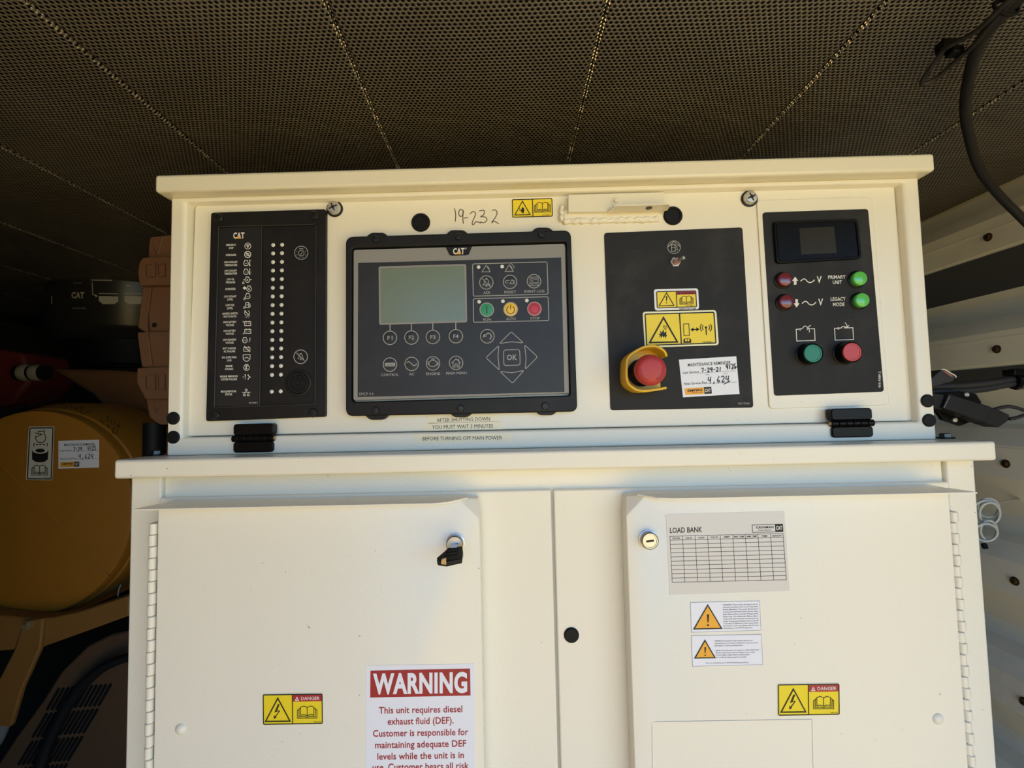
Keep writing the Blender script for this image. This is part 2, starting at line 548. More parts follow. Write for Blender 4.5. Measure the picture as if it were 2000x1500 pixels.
MB().box((-30, -40, -.5), (30, 12, -.45)).build('ground', GROUND, kind='structure')

# ================================================================== upper control box
ZB, ZT = EYE-.0497, EYE+.302         # bottom, underside of the hood
X0, X1 = -.4700, .5483
box = thing('control_box', 'cream painted control box with overhanging hood, standing on the cabinet ledge', 'control box', (0.04, 0, ZB))
def rect_loop(x0, x1, z0, z1, y): return [Vector((x0, y, z1)), Vector((x1, y, z1)), Vector((x1, y, z0)), Vector((x0, y, z0))]
dq = [(382, 402), (1746, 364), (1783, 822), (364, 852)]      # outline of the front panel on y = 0
dx0, dx1 = at(373, 620).x, at(1767, 600).x
dz0, dz1 = EYE-.0315, EYE+.292
hs = MB()
# frame: front ring, rounded return to the recess, body shell behind
o_ = rect_loop(X0, X1, ZB, ZT, -.012)
o2 = rect_loop(X0, X1, ZB, ZT, .33)
ia = rect_loop(X0+.0165, X1-.0165, ZB+.0222, ZT-.004, -.012)
ib = rect_loop(X0+.0205, X1-.0205, ZB+.0234, ZT-.006, -.009)
ic = rect_loop(X0+.0225, X1-.0225, ZB+.0238, ZT-.008, .012)
loops = [o2, o_, ia, ib, ic]
vs = [p for l in loops for p in l]; fs = []
for i in range(4):
    for k in range(4):
        j = (k+1) % 4
        fs.append((i*4+k, i*4+j, (i+1)*4+j, (i+1)*4+k))
fs.append((0, 1, 2, 3)); fs.append((16, 17, 18, 19))
hs.add(vs, fs)
hs.build('housing', CREAM, box, bevel=.0022, bseg=3)
hood = MB().box((-.4783, -.032, ZT), (.5550, .34, EYE+.3258))
hood.build('hood', CREAM, box, bevel=.004, bseg=3)
pq = [(381, 401), (1747, 361), (1783, 822), (365, 852)]
front = MB()
fpts = rr(pq, 9)
front.slab(fpts, 0.0, .010)
fp = front.build('front_panel', CREAM, box, bevel=.0012)

# captive screws, plugs
for (px, py) in ((651, 405), (1467, 385)):
    c = at(px, py, -.006); c.y = 0
    s = screw(c, .0092, .008, hexr=.3).build('captive_screw', STEEL, box, smooth=35)
    MB().lathe(c+Vector((0, -.0002, 0)), (0, -1, 0), [(.0115, 0), (.0115, .0012), (.009, .0014)], 20).build('washer', DARKSCREW, s, smooth=30)
    mb = MB()
    for a in (.4, .4+PI/2):
        d = Vector((math.cos(a), 0, math.sin(a))); q = Vector((-d.z, 0, d.x))
        f0 = c+Vector((0, -.0081, 0))
        mb.add([f0+d*.006+q*.0008, f0+d*.006-q*.0008, f0-d*.006-q*.0008, f0-d*.006+q*.0008], [(0, 1, 2, 3)])
    mb.build('cross_slot', DARKSCREW, s)
for (px, py) in ((822, 435), (1314, 422)):
    c = at(px, py)
    MB().lathe(c, (0, -1, 0), [(.0130, 0), (.0130, .0016), (.0115, .0034), (.0092, .0034), (.0085, .0022), (.0001, .0020)], 32).build('hole_plug', RUBBER, box, smooth=35)
for (px, py) in ((339, 817), (339, 854), (1811, 783), (1814, 821)):
    c = at(px, py, -.012)
    MB().lathe(c, (0, -1, 0), [(.0086, 0), (.0086, .0012), (.0074, .0022), (.0001, .0026)], 28).build('hole_plug', RUBBER, box, smooth=35)

# welded latch strap at the top middle
lz = MB().slab([(1102, 409), (1289, 404), (1289, 432), (1102, 436)], -.004, .004)
br = lz.build('latch_strap', CREAM, box, bevel=.0006)
MB().slab([(1110, 380), (1298, 375), (1298, 411), (1110, 414)], -.012, -.008).build('strap_plate', CREAM, br, bevel=.0006)
MB().slab([(1110, 411), (1298, 407), (1298, 411), (1110, 414)], -.011, .0).build('strap_return', CREAM, br)
a, b = at(1186, 412, -.012), at(1303, 408, -.012)
tab = MB()
o3 = [Vector((a.x, -.012, a.z)), Vector((a.x+.006, -.027, a.z+.001)), Vector((a.x+.012, -.029, a.z+.001)), Vector((b.x-.004, -.029, a.z+.001)), Vector((b.x, -.025, a.z+.001)), Vector((b.x, -.012, a.z))]
tab.prism(o3, [p+Vector((0, 0, -.0018)) for p in o3]).build('latch_tab', CREAM, br)
c = Vector((at(1267, 405, -.02).x, -.021, a.z-.0009))
MB().lathe(c, (0, 0, -1), [(.0042, .0003), (.0042, .0010), (.0001, .00105)], 16).build('tab_hole', DARKSCREW, br)
c = at(1203, 393, -.012)
MB().lathe(c, (0, -1, 0), [(.0060, 0), (.0060, .0008), (.0034, .001), (.0032, .0030), (.0018, .0042), (.0001, .0043)], 20).build('strap_rivet', CREAM, br, smooth=35)
# weld bead: a lumpy run along the bottom and the left end of the strap
wp = []
for k in range(64):
    t = k/63
    p = at(1100+184*t, 431.5-3.5*t+1.6*math.sin(k*1.1)+random.uniform(-.5, .5), 0); wp.append(p+Vector((0, -.0018, -.001)))
MB().tube(wp, lambda t: .0036+.0006*math.sin(t*47+2*math.sin(t*19))+random.uniform(-.0003, .0003), 8, 1).build('weld_bead', CREAM, br, smooth=80)
wp = [at(1097+.8*math.sin(k*1.3), 402+31*k/11, -.003) for k in range(12)]
MB().tube(wp, lambda t: .0034+.0008*math.sin(t*19), 8, 1).build('weld_bead', CREAM, br, smooth=80)

# hinges
def hinge(flip):
    c = at(507, 838) if not flip else at(1648, 815)
    lf = -1 if not flip else 1
    h = None
    w = .0265; x = c.x; 
    zk = at(507, 855).z if not flip else at(1648, 826).z
    hg = MB().add([], [])
    def leaf(z0, z1):
        q = [Vector((x-w, -.0125, z1)), Vector((x+w, -.0125, z1)), Vector((x+w, -.0125, z0)), Vector((x-w, -.0125, z0))]
        pts = rr([(p.x, p.z) for p in q], .0045, 4)
        return MB().prism([Vector((u, -.0165, v)) for u, v in pts], [Vector((u, -.004, v)) for u, v in pts])
    up = leaf(zk+.0042, zk+.0195).build('hinge', GLOSSBLACK, box, bevel=.0012)
    leaf(zk-.0185, zk-.0042).build('hinge_leaf', GLOSSBLACK, up, bevel=.0012)
    n = 6; L = 2*w+.003
    xs = x-w-.0015
    for k in range(n):
        xa = xs+L*k/n
        MB().lathe(Vector((xa+.0003, -.0150, zk)), (1, 0, 0), [(.0040, 0), (.0046, .0007), (.0046, L/n-.0013), (.0040, L/n-.0006)], 18).build('hinge_knuckle', GLOSSBLACK, up, smooth=35)
    xe = x+w+.0016 if not flip else x-w-.0016
    MB().lathe(Vector((xe, -.0150, zk)), (1 if not flip else -1, 0, 0), [(.0024, -.001), (.0024, .0006), (.0001, .0009)], 14).build('hinge_pin', BRASS, up, smooth=30)
hinge(False); hinge(True)

# pen writing on the front panel
pen = Print(0.0, lift=.00025)
PEN = mat('pen_mark', (96, 80, 62), 0.7)
def hand(pr, ink, strokes, w, curve=4, layer=1):
    for st in strokes: pr.line(ink, st, w, layer, curve=curve if len(st) > 2 else 1)
hand(pen, PEN, [
    [(888, 407), (890, 420), (889, 433)],
    [(904, 411), (899, 409), (896, 415), (898, 422), (903, 421), (905, 411), (904, 425), (905, 437)],
    [(906, 426), (914, 425)],
    [(918, 418), (924, 413), (929, 417), (926, 426), (922, 436), (925, 439), (930, 433), (940, 436)],
    [(936, 412), (945, 411), (945, 419), (939, 423), (948, 424), (951, 430), (945, 435), (938, 433)],
    [(961, 411), (967, 410), (971, 415), (968, 424), (962, 432), (961, 435), (965, 432), (974, 437)]], 1.7)
for ink, mb in pen.ink.items(): mb.build('pen_writing', ink, fp, label='19-232 written by hand in pen')

# ================================================================== lower cabinet
cab = thing('power_cabinet', 'cream two door steel cabinet with a jutting ledge below the control box', 'cabinet', (0.04, 0, 0))
YBODY, YPAN, YDOOR = -.030, -.034, -.063
LZ1, LZ0 = EYE-.0500, EYE-.0735
MB().box((-.5030, -.058, LZ0), (.5812, .36, LZ1)).build('ledge', CREAM, cab, bevel=.0035, bseg=3)
bodyx0, bodyx1 = -.5030, .5785
# the body: two uprights proud of a sunken middle, and the box behind
zt = LZ0
xl = at(310, 1200, YBODY).x; xr = at(1850, 930, YBODY).x
bd = MB().box((bodyx0, YBODY, .06), (xl, .34, zt)).box((xr, YBODY, .06), (bodyx1, .34, zt)).box((xl, YBODY+.006, .06), (xr, .34, zt)).box((bodyx0+.03, .0, 0), (bodyx1-.03, .3, .06))
bd.build('body', CREAM, cab, bevel=.002)
xm = at(1079.5, 1000, YPAN).x
pz = at(1079, 957, YPAN).z
for nm, xa, xb in (('cover_panel', xl+.001, xm-.0016), ('cover_panel', xm+.0016, xr-.001)):
    MB().box((xa, YPAN, .08), (xb, YBODY+.008, pz)).build(nm, CREAM, cab, bevel=.0018)
MB().lathe(at(1116, 1240, YPAN), (0, -1, 0), [(.0094, 0), (.0094, .0012), (.008, .0024), (.0001, .0028)], 28).build('hole_plug', RUBBER, cab, smooth=35)
ZDB = .10
def door(x0, x1, z1, hinge_left, label):
    fl = -.019
    ch = .026
    # front face with its free top corner cut away, side walls running back to the panel
    inner = 1 if hinge_left else 0           # which side is the free one
    F = [Vector((x0, YDOOR, z1)), Vector((x1, YDOOR, z1)), Vector((x1, YDOOR, ZDB)), Vector((x0, YDOOR, ZDB))]
    if hinge_left:
        F = [Vector((x0, YDOOR, z1)), Vector((x1-ch, YDOOR, z1)), Vector((x1-.003, YDOOR+.012, z1-.003)), Vector((x1, YDOOR, z1-ch)), Vector((x1, YDOOR, ZDB)), Vector((x0, YDOOR, ZDB))]
    else:
        F = [Vector((x0, YDOOR, z1-ch)), Vector((x0+.003, YDOOR+.012, z1-.003)), Vector((x0+ch, YDOOR, z1)), Vector((x1, YDOOR, z1)), Vector((x1, YDOOR, ZDB)), Vector((x0, YDOOR, ZDB))]
    n = len(F)
    B = [Vector((p.x, YPAN, p.z)) for p in F]
    mb = MB(); mb.v = F+B
    mb.f = [(i, n+i, n+(i+1) % n, (i+1) % n) for i in range(n)] + [tuple(range(n, 2*n))]
    if hinge_left: mb.f += [(1, 2, 3), (0, 1, 3, 4, 5)]
    else: mb.f += [(0, 1, 2), (0, 2, 3, 4, 5)]
    d = mb.build('cabinet_door', CREAM, cab, label=label, bevel=.0013)
    # drip lip: a folded strip sloping out and down above the door, pointed at the hinge end
    e = .017
    zb, za = z1-.0022, z1+.0006
    if hinge_left: A = [(x0-e, -.081, zb), (x0+.001, YDOOR-.0005, za), (x1-.014, YDOOR-.0005, za), (x1-.036, -.078, zb+.0006), (x1-.052, -.081, zb)]
    else: A = [(x1+e, -.081, zb), (x1-.001, YDOOR-.0005, za), (x0+.014, YDOOR-.0005, za), (x0+.036, -.078, zb+.0006), (x0+.052, -.081, zb)]
    top = [Vector(p) for p in A]
    MB().prism(top, [p+Vector((0, 0, -.0016)) for p in top]).build('drip_lip', CREAM, d)
    return d
dlx0, dlx1 = at(307, 1200, YDOOR).x, at(941, 1250, YDOOR).x
dz = at(620, 984, YDOOR).z
dL = door(-.4430, -.0495, EYE-.1045, True, None)
dR = door(.1275, .5155, EYE-.1045, False, None)
# piano hinges
def piano(d, x, ztop, left):
    p = .0139 if left else .0128
    k = 0; z = ztop
    first = None
    YH = YDOOR+.004
    while z > .95:
        if first is None:
            mb = MB().lathe(Vector((0, 0, -p+.0006)), (0, 0, 1), [(.0040, 0), (.0049, .0006), (.0049, p-.0012), (.0040, p-.0006)], 16)
            mb.v = [v+Vector((x, YH, z)) for v in mb.v]
            first = mb.build('hinge_knuckle', CREAM, d, smooth=40, loc=(x, YH, z))
            first.parent = d
        else:
            c = first.copy(); COL.objects.link(c); c.parent = d
            c.location = first.location + Vector((((-1)**k)*(.0004 if left else .0009)-(.0004 if left else .0009), 0, z-ztop))
        k += 1; z -= p
    return first
piano(dL, -.4505, EYE-.128, True)
piano(dR, .5215, EYE-.133, False)
# hinge leaves behind the knuckles
MB().box((-.4545, YDOOR+.004, .95), (-.4475, YBODY+.001, EYE-.128)).build('hinge_strip', CREAM, dL)
MB().box((.5185, YDOOR+.004, .95), (.5255, YBODY+.001, EYE-.133)).build('hinge_strip', CREAM, dR)
# raised weld dimples
for (px, py, d) in ((353, 1424, dL), (1832, 1404, dR)):
    c = at(px, py, YDOOR)
    MB().lathe(c, (0, -1, 0), [(.0068, -.0002), (.0058, .0014), (.0034, .0030), (.0001, .0034)], 18).build('dimple', CREAM, d, smooth=60)
# locks
LOCKD = mat('lock_dark', (84, 84, 82), 0.35, metal=0.8)
def lock(px, py, d):
    c = at(px, py, YDOOR-.011); c.y = YDOOR
    l = MB().lathe(c, (0, -1, 0), [(.0112, 0), (.0112, .002), (.0098, .0025), (.0098, .010), (.0088, .0112), (.0078, .0112), (.0074, .0104), (.0001, .0104)], 32).build('lock', STEEL, d, smooth=35)
    MB().lathe(c+Vector((0, -.0101, 0)), (0, -1, 0), [(.0099, -.001), (.0101, 0), (.0090, .0006)], 32, caps=False).build('lock_ring', LOCKD, l, smooth=35)
    f0 = c+Vector((0, -.0106, 0))
    u = Vector((math.cos(.1), 0, math.sin(.1))); q = Vector((-u.z, 0, u.x))
    MB().prism([f0+u*.0046+q*.0012, f0-u*.0046+q*.0012, f0-u*.0046-q*.0012, f0+u*.0046-q*.0012],
               [f0+u*.0046+q*.0012+Vector((0, .001, 0)), f0-u*.0046+q*.0012+Vector((0, .001, 0)), f0-u*.0046-q*.0012+Vector((0, .001, 0)), f0+u*.0046-q*.0012+Vector((0, .001, 0))]).build('keyhole', BLACKINK, l)
    return c
lock(1270, 1057, dR)
lc = lock(888, 1064, dL)
# key with a black plastic bow, in the left door's lock
key = thing('cabinet_key', 'black plastic headed key stuck in the left door lock', 'key', tuple(lc+Vector((0, -.011, 0))))
kb = lc+Vector((0, -.0108, 0))
def kp(px, py, d): return at(px, py, YDOOR-.011-d)
k1 = [kp(877, 1068, .010), kp(903, 1066, .010), kp(904.5, 1078, .020), kp(902, 1092, .034), kp(872, 1099, .034), kp(854, 1096, .034), kp(853, 1089, .032), kp(866, 1078, .020)]
off = Vector((0, .0012, -.0052))
MB().prism(k1, [p+off for p in k1]).build('key_bow', BLACKPL, key, bevel=.0009)
kr = MB()
for q in ([(874, 1072), (896, 1071)], [(872, 1078), (894, 1076)], [(868, 1085), (892, 1082)], [(874, 1072), (868, 1085)], [(896, 1071), (892, 1082)]):
    (ax, ay), (bx, by) = q
    da = .010+(ay-1067)*.00092; db = .010+(by-1067)*.00092
    kr.tube([kp(ax, ay, da+.0006), kp(bx, by, db+.0006)], .00045, 5, 1)
kr.build('bow_ridge', RUBBER, key)
MB().box((kb.x-.0042, kb.y-.013, kb.z-.0011), (kb.x+.0042, kb.y+.004, kb.z+.0011)).build('key_blade', STEEL, key, bevel=.0004)
g = [kp(862, 1093, .0355), kp(871, 1090, .0355), kp(871.5, 1103.5, .0355), kp(861, 1102, .0355)]
MB().prism(g, [p+Vector((0, .003, 0)) for p in g]).build('brass_insert', BRASS, key, bevel=.0004)

# ================================================================== annunciator (left black module)
aq = [(412, 415), (636, 408), (635, 814), (402, 823)]
ann = thing('annunciator_panel', 'tall black annunciator panel with two columns of white indicator dots', 'panel', tuple(at(520, 823, -.004)))
AY = -.0075
aw = [(427, 443), (618, 438), (616, 790), (418, 797)]
mb = MB().frame(rr(aq, 5), rr(aw, 2), AY, -.0001)
mb.build('bezel', BLACKPL, ann, bevel=.0008)
MB().slab(rr([(512, 441), (618, 438), (616, 790), (508, 794)], 2), AY+.0022, -.0002).build('faceplate', BLACKPL, ann)
lab = MB().slab([(428, 445), (509.5, 442.5), (505.5, 792), (420, 795)], AY+.0010, -.0002).build('label_card', mat('label_card_black', (20, 20, 21), 0.5), ann)
EDGE = mat('worn_edge', (70, 68, 64), 0.5)
for pts in ([(427, 443), (509.5, 440.5)], [(427, 443), (418.5, 796)], [(511, 440), (507, 794)], [(513, 441), (616, 438.2)], [(419, 796.5), (616, 789.5)], [(617, 440), (615.5, 789)]):
    a, b = at(*pts[0], AY), at(*pts[1], AY)
    MB().tube([a, b], .0007, 6, 1).build('frame_ridge', mat('worn_black', (48, 46, 43), 0.45), ann)
for (px, py) in ((427.5, 426), (614, 421.5), (420.5, 811), (611.5, 806.5)):
    screw(at(px, py, AY), .0062, .0032).build('bezel_screw', DARKSCREW, ann, smooth=35)
ys = [478.6, 495, 511.9, 528.6, 545.4, 562.2, 579, 596, 613, 630, 647, 664, 681, 698, 715.2, 732.2, 764.8]
LAMPW = mat('lamp_white', (222, 221, 212), 0.35)
first = None
for y in ys:
    t = (y-478.6)/286.2
    for xx, dy in ((533.6-2.8*t, 0), (551-2.8*t, -.5)):
        c = at(xx, y+dy, AY+.0022)
        if first is None:
            first = MB().lathe(c, (0, -1, 0), [(.00275, 0), (.0027, .0003), (.0018, .0007), (.0001, .0009)], 14).build('indicator_lamp', LAMPW, ann, smooth=60, loc=c)
            c0 = c
        else: dup(first, ann, c-c0)
pr = Print(AY+.0010)
logo(pr, 466.5, 460, 12, 22)
rows_ = [('EMERGENCY', 'STOP', 478.5), ('OVERCRANK', None, 495), ('HIGH COOLANT', 'TEMPERATURE', 512), ('LOW COOLANT', 'TEMPERATURE', 528.6),
         ('LOW OIL', 'PRESSURE', 545.6), ('OVERSPEED', None, 561.5), ('LOW COOLANT', 'LEVEL', 579), ('LOW FUEL', 'LEVEL', 596), ('CONTROL SWITCH', 'NOT IN AUTO', 612.4),
         ('HIGH BATTERY', 'VOLTAGE', 629), ('LOW BATTERY', 'VOLTAGE', 646), ('LOW CRANKING', 'VOLTAGE', 663.5), ('BATT CHARGER', 'AC FAILURE', 680.4),
         ('EPS SUPPLYING', 'LOAD', 698), ('ENGINE', 'RUNNING', 715), ('ENGINE EMISSIONS', 'SYSTEM FAILURE', 735), ('MODULE/NETWORK', 'STATUS', 764.5)]
for a, b, y in rows_:
    x = 451.5-5*(y-478)/290
    if b is None: pr.text('white', a, x, y+3, 3.9, len(a)*2.25, bold=.02)
    else:
        pr.text('white', a, x, y, 3.9, len(a)*2.15, bold=.02); pr.text('white', b, x, y+5.8, 3.9, len(b)*2.25, bold=.02)
W_ = 1.15
def engine(x, y, r=4.6):
    pr.ring('white', (x, y+1), r, W_, a0=-55, a1=235)
    pr.line('white', [(x-2.6, y-3), (x-2.6, y-5), (x+2.6, y-5), (x+2.6, y-3)], W_)
def battery(x, y):
    pr.line('white', [(x-6, y-3.4), (x+6, y-3.6), (x+6, y+4), (x-6, y+4)], W_, closed=True)
    pr.line('white', [(x-4, y-4.4), (x-2, y-4.4)], 1.6); pr.line('white', [(x+2, y-4.5), (x+4, y-4.5)], 1.6)
    pr.line('white', [(x-3.6, y), (x-1.4, y)], .8); pr.line('white', [(x+1.4, y), (x+3.6, y)], .8); pr.line('white', [(x+2.5, y-1.1), (x+2.5, y+1.1)], .8)
pr.ring('white', (484, 480.5), 6, 1.0); pr.tri('white', (484, 478), 6, -6, .9); pr.line('white', [(484, 478.5), (484, 482)], 1)
pr.ring('white', (483.8, 497), 6, 1.5); pr.line('white', [(480, 493), (488, 501)], 1.7); pr.ring('white', (483.8, 497), 2.6, .8)
for y, hi in ((513.5, 0), (530.5, 1)):
    engine(480.5, y); pr.line('white', [(478.8, y+1), (482.2, y+1)], .8)
    pr.line('white', [(487.6, y-6), (487.6, y+4)], 1.5); pr.disc('white', (487.6, y+4.5), 1.6, n=10); pr.line('white', [(489.4, y-5+6*hi), (491, y-5+6*hi)], .8)
engine(483.2, 546); pr.poly('white', [(483.2, 544), (485, 548), (481.4, 548)]); pr.line('white', [(475, 546.5), (478, 546.5)], 1.4); pr.line('white', [(488, 546), (491.5, 546)], 1.4); pr.tri('white', (475, 554), 4, 4, .8)
engine(486.5, 563.5); pr.poly('white', [(474, 562.5), (478, 558.5), (478, 561), (481, 560.5), (481, 564.5), (478, 564.5), (478, 566.5)]); pr.poly('white', [(484.5, 566), (488, 566), (486.2, 561)])
engine(483.8, 578); pr.line('white', [(482, 579.5), (485.6, 579.5)], .8); pr.tri('white', (477.5, 585), 3.4, 4, .8)
pr.line('white', [(480, 591), (486, 591), (486, 600.5), (480, 600.5)], 1.2, closed=True); pr.line('white', [(480, 595.5), (486, 595.5)], .9); pr.line('white', [(486, 592), (488.6, 594), (488.6, 599.5), (486.6, 599.5)], 1); pr.tri('white', (477, 602), 3.4, 4, .8)
pr.ring('white', (482.4, 611), 4.7, 1.1, a0=-60, a1=240); pr.line('white', [(477.4, 606.5), (487.8, 617)], 1.3); pr.text('white', 'AUTO', 482.6, 619, 2.6, 7.5)
battery(483.8, 632); pr.line('white', [(475, 626.5), (475, 629.5), (478, 628)], .8)
battery(484, 647); pr.line('white', [(475, 649.5), (475, 652.5), (478, 651)], .8)
engine(478.2, 664); pr.ring('white', (478.2, 666.5), 2.2, .8, a0=180, a1=360); pr.bolt('white', 487.8, 664, 5, 9)
battery(482.2, 682); pr.line('white', [(477, 676), (488, 687.5)], 1.2)
pr.line('white', [(475, 693), (488.4, 692.6), (488.4, 701), (485, 704.5), (481.6, 706), (478, 704.5), (475, 701)], 1.1, closed=True); pr.ring('white', (481.7, 701.5), 3.6, 1.2, a0=190, a1=350)
engine(481.5, 717, 5.4); pr.poly('white', [(479, 721), (480.5, 713.5), (483.6, 713.5), (481, 719.5), (483, 719.5), (483, 721)])
pr.excl('white', 479, 736, 10); pr.line('white', [(483, 733), (485, 732), (486, 735), (489, 736.5), (486, 738), (485, 741), (483, 740)], 1.1); pr.line('white', [(475, 735), (475, 738)], 1)
pr.ring('white', (481, 761.8), 1.9, 1.1, n=10); pr.line('white', [(472.8, 766.4), (489.5, 766)], 1.1); pr.line('white', [(481, 763.5), (481, 766.3)], 1)
for x in (477.2, 484.8):
    pr.line('white', [(x-1.7, 769.6), (x+1.7, 769.6), (x+1.7, 773), (x-1.7, 773)], 1, closed=True); pr.line('white', [(x, 766.4), (x, 769.6)], 1)
pr.text('white', '235-9425 2', 494.5, 786.6, 2.6, 17)
pr.build(lab, {'white': 'lettering', 'orange': 'logo_triangle'})
pf = Print(AY+.0022)
pf.ring('grey', (588.3, 493.7), 13, 1.2); pf.ring('grey', (588.3, 494.5), 5.6, 1.1)
pf.line('grey', [(585.5, 487), (585.5, 485.5), (591, 485.5), (591, 487)], 1.1); pf.line('grey', [(586, 495), (587.8, 497.2), (591, 492)], 1)
for k in range(8):
    a = PI/4*k+.4; pf.disc('grey', (588.3+9.2*math.cos(a), 494.5+9.2*math.sin(a)), .8, n=8)
pf.ring('grey', (587.2, 696.8), 13.4, 1.5); pf.line('grey', [(579, 689), (595, 705)], 1.5)
def bell(p, ink, x, y, s, w):
    p.line(ink, [(x-.62*s, y+.42*s), (x-.38*s, y+.1*s), (x-.36*s, y-.3*s), (x-.2*s, y-.6*s), (x+.2*s, y-.6*s), (x+.36*s, y-.3*s), (x+.38*s, y+.1*s), (x+.62*s, y+.42*s)], w, closed=True)
    p.disc(ink, (x, y-.72*s), .13*s, n=8); p.disc(ink, (x, y+.6*s), .15*s, n=8)
bell(pf, 'grey', 587.5, 697, 9, 1)
pf.build(ann, {'grey': 'button_symbol'})
c = at(583, 748, AY+.0022)
bz = MB()
prof = [(.0185, 0), (.0182, .0010), (.0165, .0016)]
for k, r in enumerate((.0150, .0115, .0088, .0060, .0032)):
    prof += [(r, .0016), (r-.0006, .0006), (r-.0012, .0016)]
prof += [(.0001, .0014)]
bz.lathe(c, (0, -1, 0), prof, 32).build('buzzer', BLACKPL, ann, smooth=30)

# ================================================================== generator controller (middle module)
gq = [(675, 462), (1115, 449), (1128, 804), (675, 813)]
con = thing('generator_controller', 'wide black generator controller with grey-green screen and membrane keys', 'controller', tuple(at(900, 812, -.004)))
GY = -.0150
gi = [(687, 484), (1106, 472), (1114, 772), (686, 785)]
MB().frame(rr(gq, 15, 6), rr(gi, 7, 6), GY, -.0001).build('bezel', BLACKPL, con, bevel=.0016)
for (px, py, s) in ((737, 459, -1), (893, 454, -1), (1060, 449, -1), (735, 815, 1), (900, 810, 1), (1067, 806, 1)):
    c = at(px, py, GY+.0035)
    q = rr([(px-28, py-8), (px+28, py-8), (px+20, py+8), (px-20, py+8)] if s < 0 else [(px-20, py-8), (px+20, py-8), (px+28, py+8), (px-28, py+8)], 7)
    q = rr([(px-26, py+7*s), (px-15, py-5.5*-s), (px+15, py-5.5*-s), (px+26, py+7*s)], 5) if False else rr([(px-13, py+5*s), (px+13, py+5*s), (px+27, py-8*s), (px-27, py-8*s)], 6)
    MB().slab(q, GY+.004, -.0002).build('screw_lug', BLACKPL, con, bevel=.001)
for (px, py) in ((734, 468), (895.5, 463), (1057.5, 458.5), (734, 801.5), (900, 797.5), (1065, 793)):
    screw(at(px, py, GY), .0048, .0030, hexr=.5).build('bezel_screw', DARKSCREW, con, smooth=35)
gf = [(690.5, 488), (1103.5, 476), (1111.5, 768), (690, 782)]
FY = GY+.0035
fpl = MB().slab(rr(gf, 5), FY, -.0003).build('faceplate', GREYPL, con, bevel=.0004)
MB().slab([(699.5, 513.5), (1096, 503), (1102.5, 765.5), (698.5, 775.5)], FY-.0003, FY+.0005).build('keypad', KEYPAD, con)
MB().slab([(870, 482.5), (922, 481), (915.5, 497), (910, 498.5), (883, 499.5), (878, 498)], FY-.0004, FY+.0005).build('logo_plate', BLACKPL, con)
LCD = mat('lcd_glass', (112, 124, 104), 0.24)
sc = MB().frame(rr([(739.5, 520.5), (910.5, 515.5), (912.5, 629.5), (740.5, 634.5)], 4), rr([(743, 524), (907, 519), (909, 626), (744, 631)], .5), FY-.0007, FY+.0005).build('screen_frame', GREYPL, con)
MB().slab([(743, 524), (907, 519), (909, 626), (744, 631)], FY-.0005, FY+.0004).build('screen', LCD, con)
KY = FY-.0003
kp_ = Print(KY)
logo(kp_, 896, 490.5, 12, 22.5, layer=2); kp_.ring('white', (909.5, 485.5), 1.4, .5, layer=2, n=10)
for x, y0 in ((761.8, 634), (803.5, 633), (845.4, 631.6), (890.2, 630.3)):
    q_ = Print(KY); q_.line('grey', [(x, y0), (x, y0+14)], 1.8); q_.build(con, {'grey': 'key_stem'})
for q in ([(923, 515.5), (1068.5, 511.5), (1070.5, 574.5), (924.5, 578.5)], [(924.5, 583.5), (1070.5, 579.5), (1072, 626), (925, 629.5)]):
    q_ = Print(KY); q_.line('grey', rr(q, 3), 1.5, closed=True); q_.build(con, {'grey': 'key_group_outline'})
for (px, py, t, w) in ((951, 571.5, 'ACK', 14), (996.8, 570.3, 'RESET', 23), (1043.6, 569, 'EVENT LOG', 39), (951.5, 624, 'RUN', 15), (998, 622.7, 'AUTO', 19), (1045, 621.6, 'STOP', 18.5),
                       (761.6, 732, 'CONTROL', 34), (804, 730.8, 'AC', 10), (846, 730, 'ENGINE', 27), (891.5, 728.7, 'MAIN MENU', 40)):
    kp_.text('grey', t, px, py, 5, w, bold=.012)
kp_.text('grey', 'EMCP 4.4', 715.5, 769.3, 5.2, 27.5)
kp_.build(con, {'grey': 'keypad_lettering', 'white': 'logo_lettering', 'orange': 'logo_triangle'})
first = None
for (px, py) in ((934.8, 521.7), (980.8, 520.6), (935.8, 589.3), (982.2, 588.2), (1029, 587)):
    c = at(px, py, KY)
    if first is None:
        first = MB().lathe(c, (0, -1, 0), [(.0025, 0), (.0024, .0003), (.0001, .0006)], 14).build('status_lamp', LAMPW, con, smooth=50, loc=c); c0 = c
    else: dup(first, con, c-c0)
tr = Print(KY)
for px, py, n in ((949.5, 531, 2), (994.5, 530, 3)):
    tr.tri('grey', (px, py), 16, 13, 1.3)
    for k in range(n-1): tr.ring('grey', (px-6, py-1), 12+4.2*k+1, 1.2, a0=-62, a1=-18, n=8)
tr.build(con, {'grey': 'alarm_symbol'})
def key_round(px, py, r, name, draw, face=KEYPAD, rim='grey', label=None):
    c = at(px, py, KY)
    rm = r/ FPX*(DIST+KY)
    k = MB().lathe(c, (0, -1, 0), [(rm+.0006, 0), (rm, .0005), (rm-.001, .0007), (.0001, .0007)], 28).build(name, face, con, smooth=40, label=label)
    p = Print(KY-.0007)
    p.ring(rim, (px, py), r-.4, 1.5, n=32)
    draw(p, px, py)
    p.build(k, {'grey': 'key_symbol', 'black': 'key_symbol', 'white': 'key_symbol'})
for px, py, t in ((761.7, 659.8, 'F1'), (803.6, 659.2, 'F2'), (845.5, 658.2, 'F3'), (890.4, 656.8, 'F4')):
    key_round(px, py, 13.6, 'function_key', lambda p, x, y, t=t: p.text('grey', t, x, y, 7.5, 10, bold=.015))
